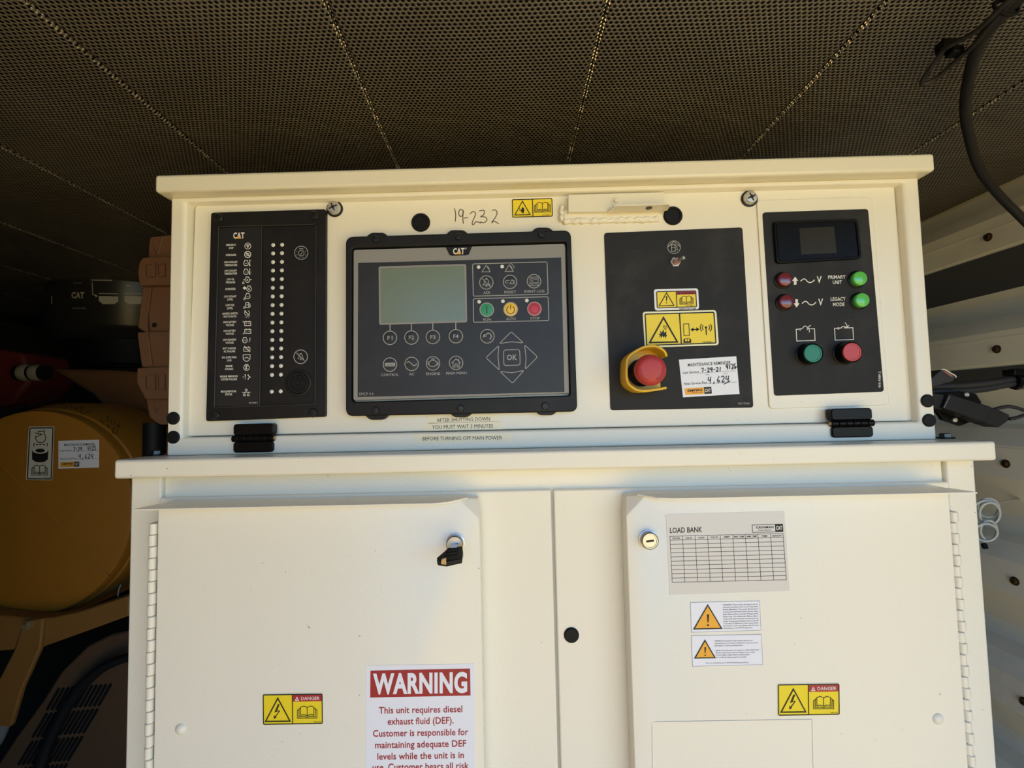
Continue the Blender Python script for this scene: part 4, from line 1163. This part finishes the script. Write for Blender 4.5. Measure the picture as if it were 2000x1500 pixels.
# big diesel exhaust fluid sign
zz = at(820, 1700, YDOOR)
q = [(715, 1300), (926.5, 1296.5), (929, 1720), (714, 1724)]
o, p = sticker('warning_sign', q, 0, YDOOR, 'large white and red WARNING sign about diesel exhaust fluid on the left door', cat='sign')
p.slope = -.0185
p.poly('darkred', [(723.5, 1309.8), (918, 1305.8), (919, 1358.5), (723, 1362.5)])
p.text('paper', 'WARNING', 820.5, 1334.5, 41, 184, bold=.04, layer=2, res=4)
for t, y, w in (('This unit requires diesel', 1386, 163), ('exhaust fluid (DEF).', 1408, 129), ('Customer is responsible for', 1431, 186), ('maintaining adequate DEF', 1453.5, 178), ('levels while the unit is in', 1476, 169), ('use. Customer bears all risk', 1497, 188), ('of damage to the engine', 1520, 168)):
    p.text('darkred', t, 821.5, y, 13, w, bold=.016, res=3)
p.build(o, {'darkred': 'lettering', 'paper': 'headline'})
# clear film on the right door
FILM = mat('clear_film', (226, 222, 205), 0.28)
o, p = sticker('clear_film_patch', [(1273, 1410), (1586.5, 1405), (1592, 1650), (1275, 1655)], 0, YDOOR, 'blank square of clear film stuck on the right door below the DANGER sticker', base=CREAM, th=.0002, cat='film')
p.line('grey', [(1280, 1409.8), (1586, 1405), (1591.6, 1649)], .7); p.line('grey', [(1273.4, 1418), (1275.4, 1650)], .6)
p.build(o, {'grey': 'dirt_edge'})

# ================================================================== left: engine side, in the dark
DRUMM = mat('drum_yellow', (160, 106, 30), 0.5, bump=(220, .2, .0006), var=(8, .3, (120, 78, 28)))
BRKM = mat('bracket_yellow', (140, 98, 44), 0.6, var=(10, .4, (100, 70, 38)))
DY = .44
dc = at(61, 1001, DY)
dR_ = 200/FPX*(DY+DIST)
drum = thing('filter_drum', 'large yellow drum of an engine filter housing left of the cabinet', 'drum', (dc.x, DY, dc.z-.25))
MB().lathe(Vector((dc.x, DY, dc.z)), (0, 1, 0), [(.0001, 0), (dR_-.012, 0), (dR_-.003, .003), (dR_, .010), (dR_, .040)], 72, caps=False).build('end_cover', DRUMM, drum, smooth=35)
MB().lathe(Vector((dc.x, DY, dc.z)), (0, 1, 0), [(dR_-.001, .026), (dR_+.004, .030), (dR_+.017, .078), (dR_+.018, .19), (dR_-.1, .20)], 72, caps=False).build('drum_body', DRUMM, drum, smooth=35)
DGROOVE = mat('drum_groove', (84, 54, 18), 0.7)
pr = Print(DY)
mb = MB()
for pts in ([(2, 909), (60, 968), (93, 1001), (213, 1126)], [(18, 1001), (70, 1046), (110, 1085)]):
    q = [at(x, y, DY) for x, y in pts]
    mb.tube(q, .0016 if len(pts) == 4 else .0006, 6, 1)
mb.build('pressed_crease', DRUMM, drum)
rim = Print(proj=lambda px, py, l: at(px, py, DY+.052-l))
def rimproj(px, py, l):
    # find the cone point under the picture point
    lo, hi = DY+.028, DY+.080
    for _ in range(24):
        mid = (lo+hi)/2; q = at(px, py, mid); r = math.hypot(q.x-dc.x, q.z-dc.z)
        if r > dR_+.004+(mid-DY-.030)/.048*.013: lo = mid
        else: hi = mid
    q = at(px, py, lo-.0008-l); return q
rim = Print(proj=rimproj)
INKS['marker'] = mat('marker_ink', (40, 22, 10), 0.7)
hand(rim, 'marker', [[(30, 800), (33, 795), (38, 797), (42, 793)], [(52, 798), (58, 791), (60, 797)], [(62, 792), (67, 789), (66, 795)], [(70, 795), (74, 788), (78, 793), (86, 787)],
                     [(114, 787), (122, 790), (127, 788)], [(128, 796), (134, 788)], [(137, 790), (141, 793), (138, 797)], [(145, 797), (152, 799)], [(155, 797), (162, 797), (156, 805), (165, 808)], [(167, 808), (172, 804), (177, 805)],
                     [(207, 813), (213, 815), (209, 820), (214, 823)], [(219, 818), (217, 827)], [(224, 822), (222, 831)], [(228, 829), (227, 833)], [(233, 827), (231, 834), (236, 832)],
                     [(196, 820), (201, 824), (199, 829)], [(208, 829), (213, 831), (210, 835)], [(218, 836), (224, 838), (219, 844), (226, 848)], [(230, 838), (228, 848)]], 1.3, curve=2)
rim.build(drum, {'marker': 'marker_writing'})
# sticker with the filter instruction
PAPD = mat('sticker_grey', (204, 200, 182), 0.5)
o, p = sticker('filter_sticker', [(56, 833), (106, 832.5), (102, 938), (50.5, 937)], 3, DY, 'tall grey sticker with filter change pictures on the yellow drum', base=PAPD)
p.slope = .0
p.line('black', rr([(58.5, 836), (103.5, 835.5), (100, 935.5), (53.5, 935)], 2), 2.2, closed=True)
p.ring('black', (79.5, 855), 9.8, 1.6, a0=-50, a1=200); p.line('black', [(86, 847.5), (87, 842), (74.5, 842.5), (74.5, 847)], 1.6)
p.line('black', [(68, 845), (75, 848), (81, 849)], 1.4); p.poly('black', [(84, 849.5), (77, 845.5), (78, 850)]); p.line('black', [(68, 853), (74, 852), (78, 851)], 1.2)
p.line('black', [(66.5, 865), (66, 872)], 1.6); p.line('black', [(92.5, 865), (92, 872)], 1.6)
for x in (70, 76.5, 83.5): p.line('black', [(x, 868.2), (x+4.5, 868.2)], 1.8)
p.poly('black', [(62.5, 879), (94.5, 879), (93.5, 897), (87, 902), (78, 903), (69, 902), (62.5, 897)])
INKS['paperd'] = PAPD
p.poly('paperd', [(78.5+15*math.cos(t*PI/10), 880+6.2*math.sin(t*PI/10)) for t in range(20)], 2)
p.poly('black', [(78.5+9.5*math.cos(t*PI/10), 880+3.8*math.sin(t*PI/10)) for t in range(20)], 3)
p.book('black', 77.5, 918, 31, 1.3); p.text('black', '208-7890', 91, 932.5, 2, 11)
p.build(o, {'black': 'symbol', 'paperd': 'filter_top'})
reminder('maintenance_sticker', [(114, 861), (193.5, 858.8), (193.2, 913), (114, 915.5)], DY, 'dim white MAINTENANCE REMINDER sticker on the yellow drum', dig('7-29', .37, .25, .055, .13), dig('4125', .72, .22, .055, .15), dig('4,624', .5, .5, .075, .16))

# steel bracket carrying the drum
brk = thing('drum_bracket', 'dull yellow steel bracket below the yellow drum', 'bracket', tuple(at(40, 1380, .40)))
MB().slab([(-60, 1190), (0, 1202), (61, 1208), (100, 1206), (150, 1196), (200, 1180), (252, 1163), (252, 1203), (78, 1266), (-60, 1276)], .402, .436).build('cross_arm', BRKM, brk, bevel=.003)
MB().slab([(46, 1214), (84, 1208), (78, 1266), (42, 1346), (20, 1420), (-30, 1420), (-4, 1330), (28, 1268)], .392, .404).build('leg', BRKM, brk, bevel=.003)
MB().lathe(at(57, 1220, .392), (0, -1, 0), [(.010, 0), (.010, .006), (.006, .007), (.006, .012), (.0001, .012)], 6).build('bracket_bolt', mat('pale_bolt', (176, 156, 116), .4, metal=.6), brk)

# slotted guard
GRDM = mat('guard_brown', (112, 86, 62), 0.55, var=(7, .3, (70, 54, 40)))
VOID = mat('slot_void', (8, 7, 7), 0.9)
gd = thing('slotted_guard', 'dark brown guard plate with three rows of slanted slots, bottom left', 'guard', tuple(at(150, 1500, .60)))
MB().slab([(255, 1232), (215, 1240), (170, 1262), (120, 1310), (80, 1372), (30, 1440), (-10, 1500), (-10, 1640), (255, 1640)], .60, .62).build('plate', GRDM, gd, bevel=.006)
def slot(x0, y0, x1, y1, w):
    d = (V2((x1, y1))-V2((x0, y0))).normalized(); nrm = V2((-d.y, d.x))*w/2
    q = [V2((x0, y0))-nrm*.9, V2((x0, y0))+nrm*.9, V2((x1, y1))+nrm*.9, V2((x1, y1))-nrm*.9]
    return [tuple(a) for a in rr([tuple(t) for t in q], w*.35, 2)]
sm_ = []
for (bx, by, ex, ey, n, step) in ((217, 1335, 192, 1379, 12, 9.2), (191, 1384, 162, 1432, 12, 9.0), (161, 1438, 132, 1486, 12, 8.8), (131, 1491, 100, 1540, 10, 8.8)):
    for k in range(n):
        ox = -k*step; oy = k*.8
        MB().slab(slot(bx+ox, by+oy, ex+ox, ey+oy, 6.4), .5994, .6002).build('slot', VOID, gd)
        # raised lip along each slot
hs_ = [at(255, 1283, .56), at(230, 1290, .56), at(195, 1308, .565), at(160, 1340, .57), at(125, 1390, .575), at(95, 1450, .58), at(75, 1510, .58), at(60, 1570, .58)]
tb = MB().tube(hs_, lambda t: .010+.006*t, 12, 3).build('drain_hose', mat('hose_black', (26, 25, 26), .6), None, 'black hose running diagonally over the slotted guard', smooth=60, cat='hose', loc=hs_[-1])
ph = [at(-12, 1366, .5), at(6, 1376, .5), at(10, 1404, .5), at(-2, 1440, .5), at(-18, 1462, .5)]
MB().tube(ph, .012, 12, 3).build('coolant_hose', mat('hose_grey', (120, 124, 122), .5), None, 'pale grey hose bend at the bottom left edge', smooth=60, cat='hose', loc=ph[-1])
MB().tube([at(237, 1140, .5), at(232, 1152, .5), at(230, 1165, .5)], .0013, 6, 3).build('wire_end', WHITEPR, None, 'short white wire end under the yellow drum by the cabinet', cat='wire', loc=at(230, 1165, .5))

# air cleaner: black canister
ACY = .96
k = (ACY+DIST)/FPX
acx = at(205, 600, ACY).x; zt_ = at(205, 533, ACY).z; zb_ = at(205, 648, ACY).z; rA = 141*k
ACM = mat('canister_black', (44, 42, 40), 0.32, bump=(300, .1, .0004))
ac = thing('air_cleaner', 'black round air cleaner canister with a domed lid behind the control box', 'canister', (acx, ACY+.1, zb_-.15))
ao = Vector((acx, ACY+.12, 0))
MB().lathe(Vector((acx, ao.y, zb_)), (0, 0, 1), [(rA*.80, -.03), (rA*.93, 0), (rA*.955, .01), (rA*.985, (zt_-zb_)*.8), (rA, (zt_-zb_)*.95), (rA*.99, zt_-zb_)], 56).build('canister_body', ACM, ac, smooth=40)
MB().lathe(Vector((acx, ao.y, zt_)), (0, 0, 1), [(rA*1.008, -.012), (rA*1.012, 0), (rA*.985, .008), (rA*.80, .026), (rA*.5, .040), (rA*.2, .046), (.0001, .047)], 56).build('lid', mat('lid_grey', (104, 100, 92), .5), ac, smooth=50)
MB().lathe(Vector((acx, ao.y, zb_-.14)), (0, 0, 1), [(rA*.5, 0), (rA*.72, .03), (rA*.74, .11)], 40).build('outlet_neck', RUBBER, ac, smooth=40)
for k2 in range(9):
    MB().lathe(Vector((acx, ao.y, zb_-.16+k2*.012)), (0, 0, 1), [(rA*.60, 0), (rA*.68, .004), (rA*.68, .007), (rA*.60, .011)], 32, caps=False).build('bellows_ring', RUBBER, ac, smooth=50)
def acproj(px, py, l):
    r = ray(px, py); r2 = rA*.985+.0012+l
    ox, oy = CAM.x-ao.x, CAM.y-ao.y
    a = r.x*r.x+r.y*r.y; b = 2*(ox*r.x+oy*r.y); c = ox*ox+oy*oy-r2*r2
    D = max(0, b*b-4*a*c)
    return CAM+r*((-b-math.sqrt(D))/(2*a))
INKS['dim'] = mat('canister_print', (190, 184, 170), .6)
p = Print(proj=acproj, slope=.0)
p.text('dim', 'CAT', 152, 576.5, 12.5, 25, bold=.04); p.text('dim', 'UREA/DEF', 151, 553, 2.4, 17); p.text('dim', 'PRIMARY AIR FILTER', 154, 602, 2.4, 25)
p.line('dim', [(178, 547), (219, 547.5)], 1.8); p.line('dim', [(180, 551), (181, 575), (189, 578)], 1.8); p.poly('dim', [(191.5, 578.5), (186, 574.5), (186, 581)])
p.line('dim', [(101, 579), (101, 594)], 1.8)
for x in (211, 261):
    p.line('dim', [(x-18, 573), (x+20, 574)], 1.4)
    p.poly('dim', [(x-18, 578), (x+20, 579), (x+20, 589), (x+12, 594), (x-10, 594), (x-18, 588)])
p.line('dim', [(246, 557.5), (255, 558)], 2.4)
p.build(ac, {'dim': 'lettering'})
bp_ = thing('clamp_pipe', 'dark pipe with two bright metal clamp bands left of the brown column', 'pipe', tuple(at(66, 728, .62)))
MB().lathe(at(34, 728, .64), (1, 0, -.02), [(.020, 0), (.020, .080)], 24).build('pipe', RUBBER, bp_, smooth=40)
for x in (53, 75.5):
    q = at(x-9, 728, .64)
    MB().lathe(q, (1, 0, -.02), [(.0212, 0), (.0222, .003), (.0222, .022), (.0212, .025)], 28, caps=False)  .build('clamp_band', mat('clamp_grey', (160, 150, 124), .35, metal=.15), bp_, smooth=30)
MB().slab([(-30, 676), (44, 690), (58, 745), (20, 790), (-30, 800)], .66, .80).build('engine_cover', mat('dark_red_paint', (96, 30, 22), .5), None, 'dark red painted engine cover at the left edge above the yellow drum', bevel=.01, cat='cover', loc=at(10, 800, .8))
MB().slab([(98, 720), (228, 722), (300, 728), (330, 770), (330, 880), (250, 850), (180, 772)], .66, .72).build('engine_block', mat('engine_brown', (104, 68, 38), .6), None, 'dull brown engine casing behind the yellow drum', bevel=.01, cat='engine', loc=at(250, 880, .8))
# brown lumpy cover column beside the box
BRW = mat('brown_casing', (116, 80, 54), 0.6, bump=(60, .25, .002), var=(14, .35, (120, 80, 50)))
bc_ = thing('exhaust_casing', 'brown moulded casing of stacked blocks along the left side of the control box', 'casing', tuple(at(320, 828, .32)))
CY0 = .26
segs = [[(294, 463), (345, 458), (345, 505), (290, 503), (291, 478)], [(278, 502), (345, 499), (345, 556), (272, 558), (268, 535), (270, 515)], [(278, 557), (345, 556), (345, 650), (284, 650), (268, 640)],
        [(268, 649), (345, 647), (345, 716), (277, 717)], [(267, 718), (345, 714), (345, 779), (283, 780), (266, 748)], [(286, 779), (345, 776), (345, 830), (312, 829), (292, 815)]]
dpt = [.02, 0, .015, .006, 0, .018]
for i, sg in enumerate(segs):
    b = MB().slab(rr(sg, 4, 3), CY0+dpt[i], CY0+.16).build('casing_block', BRW, bc_, bevel=.003, bseg=3)
    if i in (1, 4):
        y0, y1 = (514, 540) if i == 1 else (732, 762)
        for xa, xb in ((281, 303), (305, 322)):
            MB().frame(rr([(xa, y0), (xb, y0-1), (xb, y1), (xa+1, y1+1)], 2, 2), rr([(xa+3, y0+3), (xb-3, y0+2), (xb-3, y1-3), (xa+4, y1-2)], 2, 2), CY0-.003, CY0+.001).build('raised_rim', BRW, b)
    if i in (0, 5):
        y0, y1 = (466, 497) if i == 0 else (785, 806)
        MB().tube([at(303, y0, CY0+dpt[i]), at(301, (y0+y1)/2, CY0+dpt[i]), at(306, y1, CY0+dpt[i])], .0018, 6, 3).build('moulded_rib', BRW, b, smooth=60)
        MB().tube([at(317, y0-2, CY0+dpt[i]), at(312, (y0+y1)/2, CY0+dpt[i]), at(308, y1, CY0+dpt[i])], .0018, 6, 3).build('moulded_rib', BRW, b, smooth=60)
MB().tube([at(295, 562, CY0+.012), at(292, 590, CY0+.012), at(288, 620, CY0+.012), at(288, 650, CY0+.004), at(292, 680, CY0+.004), at(297, 713, CY0+.004)], .0017, 6, 3).build('mould_seam', BRW, bc_, smooth=60)
MB().lathe(at(302, 635, CY0+.0155), (0, -1, 0), [(.005, 0), (.005, .001), (.003, .0012), (.0001, .0012)], 14).build('blind_hole', VOID, bc_)

q = at(302, 826, CY0+.08)
MB().lathe(Vector((q.x, q.y, 0)), (0, 0, 1), [(.02, 0), (.02, q.z)], 20).build('lower_pipe', RUBBER, bc_, smooth=40)

# ================================================================== right: cables
CAB = mat('cable_black', (32, 31, 32), 0.55, bump=(700, .2, .0004))
pts = [(2060, -60, .47), (2010, -20, .49), (1965, 22, .515), (1915, 82, .56), (1893, 150, .62), (1885, 215, .69), (1894, 270, .735), (1911, 325, .79), (1945, 374, .83), (1998, 428, .85), (2060, 490, .86)]
P = [dist_at(*q) for q in pts]
MB().tube(P, .0067, 12, 4).build('power_cable', CAB, None, 'thick black cable hanging from the ceiling down the right wall', smooth=60, cat='cable', loc=P[-1])
pts = [(2060, -75, .475), (2005, -30, .49), (1955, 15, .51), (1905, 62, .545), (1850, 92, .575), (1838, 104, .585), (1818, 132, .60), (1802, 156, .615), (1803, 165, .62), (1830, 152, .612), (1868, 118, .59), (1902, 88, .565), (1930, 55, .54), (1975, 5, .515), (2040, -55, .49)]
P = [dist_at(x, y, dd-.016) for x, y, dd in pts]
lp = thing('cable_loop', 'thin black cable loop with a clip hanging under the ceiling', 'cable', tuple(P[8]))
MB().tube(P, .0027, 8, 4).build('cable', CAB, lp, smooth=60)
MB().tube([q+Vector((.003, 0, .002)) for q in P[5:12]], .0018, 8, 4).build('thin_wire', CAB, lp, smooth=60)
c = dist_at(1850, 90, .57)
cl = MB().box((c.x-.009, c.y-.006, c.z-.007), (c.x+.009, c.y+.008, c.z+.006)).build('clip', GLOSSBLACK, lp, bevel=.002)
MB().box((c.x-.001, c.y-.009, c.z-.013), (c.x+.012, c.y+.004, c.z-.005)).build('clip_jaw', GLOSSBLACK, cl, bevel=.0015)
c = dist_at(1965, 15, .505)
MB().tube([c+Vector((math.cos(a)*.0115, math.sin(a)*.004, math.sin(a)*.0115)) for a in [2*PI*k/12 for k in range(12)]], .0018, 6, 2, closed=True).build('cable_tie', RUBBER, lp, smooth=60)

# connector group beside the box
CY = .06
cg = thing('cable_connector', 'black cable connector bolted on its bracket beside the control box', 'connector', tuple(at(1880, 832, CY)))
MB().slab([(1822, 792), (1838, 812), (1843, 820), (1877, 832), (1897, 824), (1905, 812), (1918, 786), (1907, 769), (1873, 764), (1830, 768)], CY+.012, CY+.020).build('mount_plate', GLOSSBLACK, cg, bevel=.001)
MB().slab(rr([(1853, 768), (1938, 795), (1926, 827), (1842, 797)], 3), CY-.012, CY+.012).build('connector_body', BLACKPL, cg, bevel=.0015)
MB().slab(rr([(1818, 767), (1852, 772), (1843, 800), (1822, 797)], 2), CY-.007, CY+.009).build('connector_neck', BLACKPL, cg, bevel=.001)
MB().slab(rr([(1936, 796), (1950, 800), (1972, 810), (1969, 822), (1951, 835), (1925, 827)], 2), CY-.011, CY+.011).build('end_cap', BLACKPL, cg, bevel=.001)
MB().slab([(1854.5, 773), (1856, 774), (1844.5, 797), (1843, 796.5)], CY-.0126, CY-.0115).build('seam_line', mat('worn_grey', (104, 106, 104), .5), cg)
for x, y in ((1885.5, 771), (1863, 820)):
    MB().lathe(at(x, y, CY+.0118), (0, -1, 0), [(.0034, 0), (.0034, .003), (.0022, .004), (.0001, .004)], 12).build('mount_bolt', STEEL, cg, smooth=35)
lw = [at(x, y, CY) for x, y in ((1940, 800), (1955, 796), (1972, 794), (1990, 798), (2012, 806))]
MB().tube(lw, .0026, 8, 3).build('loop_wire', CAB, cg, smooth=60)
lw = [at(x, y, CY) for x, y in ((1971, 818), (1985, 816), (2000, 811), (2015, 806))]
MB().tube(lw, .0026, 8, 3).build('loop_wire', CAB, cg, smooth=60)
hb = thing('cable_bundle', 'pair of black sheathed cables with a clamp running right from the control box', 'cable', tuple(at(1900, 757, .09)))
for dy, r in ((-4.2, .0062), (5.8, .0056)):
    q = [at(x, y+dy*s_, .09) for x, y, s_ in ((1800, 760, 1), (1850, 759, 1), (1890, 756.5, 1), (1930, 752, 1), (1965, 746, .8), (2010, 741, .8), (2050, 738, .8))]
    MB().tube(q, r, 10, 3).build('sheath', CAB, hb, smooth=60)
c = at(1988, 744, .09)
cl = MB().lathe(c+Vector((-.008, 0, 0)), (1, 0, .07), [(.0125, 0), (.0125, .016)], 18).build('clamp', GLOSSBLACK, hb, smooth=35)
MB().box((c.x-.016, c.y-.012, c.z+.008), (c.x+.014, c.y+.008, c.z+.018)).build('clamp_buckle', GLOSSBLACK, cl, bevel=.0015)
MB().lathe(c+Vector((-.004, 0, -.001)), (1, 0, .07), [(.0129, 0), (.0129, .009)], 18, caps=False).build('clamp_band', LOCKD, cl, smooth=35)
# cut cable end
e0, e1 = at(1815, 752, .075), at(1853, 738, .065)
ce = thing('cut_cable', 'cut flat cable end with a copper and white edge beside the control box', 'cable', tuple(e0))
q = [(1818, 740), (1838, 722), (1846, 723), (1866, 734), (1867, 738), (1860, 745), (1822, 756)]
MB().slab(q, .060, .080).build('cable_stub', CAB, ce, bevel=.001)
MB().tube([at(x, y, .0595) for x, y in ((1839, 721.6), (1846, 722.2), (1857, 729), (1865.5, 733.5), (1866.8, 737.5))], .0010, 6, 3).build('white_edge', WHITEPR, ce, smooth=60)
MB().slab([(1841, 724.5), (1847, 724.5), (1861, 733.5), (1860, 737)], .0592, .0600).build('copper_core', mat('copper_dull', (140, 92, 76), .5), ce)
# white coil of wire
CO = mat('white_cable', (206, 210, 206), .45)
wc = thing('wire_coil', 'small coil of white wire hanging between cabinet and right wall', 'wire', tuple(at(1930, 1065, .33)))
def loop(cx, cy, rx, ry, y, ph=0, n=14):
    return [at(cx+rx*math.cos(2*PI*k/n+ph), cy+ry*math.sin(2*PI*k/n+ph), y+.012*math.sin(2*PI*k/n)) for k in range(n)]
for a in ((1926, 1000, 27, 22, .33), (1930, 992, 21, 18, .335), (1933, 1003, 20, 21, .325), (1926, 1040, 22, 17, .33), (1931, 1036, 16, 19, .336)):
    MB().tube(loop(*a), .0023, 8, 3, closed=True).build('coil_turn', CO, wc, smooth=60)
q = at(1915, 985, .33)
MB().tube([q, enc(XW+.072, q.y, q.z+.004)], .003, 8, 1).build('coil_hook', STEEL, wc, smooth=60)
MB().lathe(at(1922, 1064, .33), (0, -.4, -1), [(.004, -.003), (.005, .0), (.005, .006), (.003, .008)], 12).build('wire_plug', RUBBER, wc, smooth=40)
# bolts on the ledge
for px, py, lb in ((1846, 852, 'black bolt with a slotted washer on the ledge right of the control box'), (305, 884, 'black bolt on the ledge left of the control box')):
    q = at(px, py, .004); q.z = LZ1
    b = MB().lathe(q, (0, 0, 1), [(.0105, 0), (.0105, .0018), (.0065, .002)], 20).build('ledge_bolt', GLOSSBLACK, None, lb, smooth=35, cat='bolt', loc=q)
    MB().lathe(q, (0, 0, 1), [(.0068, .0018), (.0068, .0062), (.0050, .007), (.0001, .007)], 6).build('bolt_head', LOCKD, b)
MB().box((bodyx1-.002, YBODY+.012, EYE-.125), (bodyx1+.0, YBODY+.016, EYE-.12))
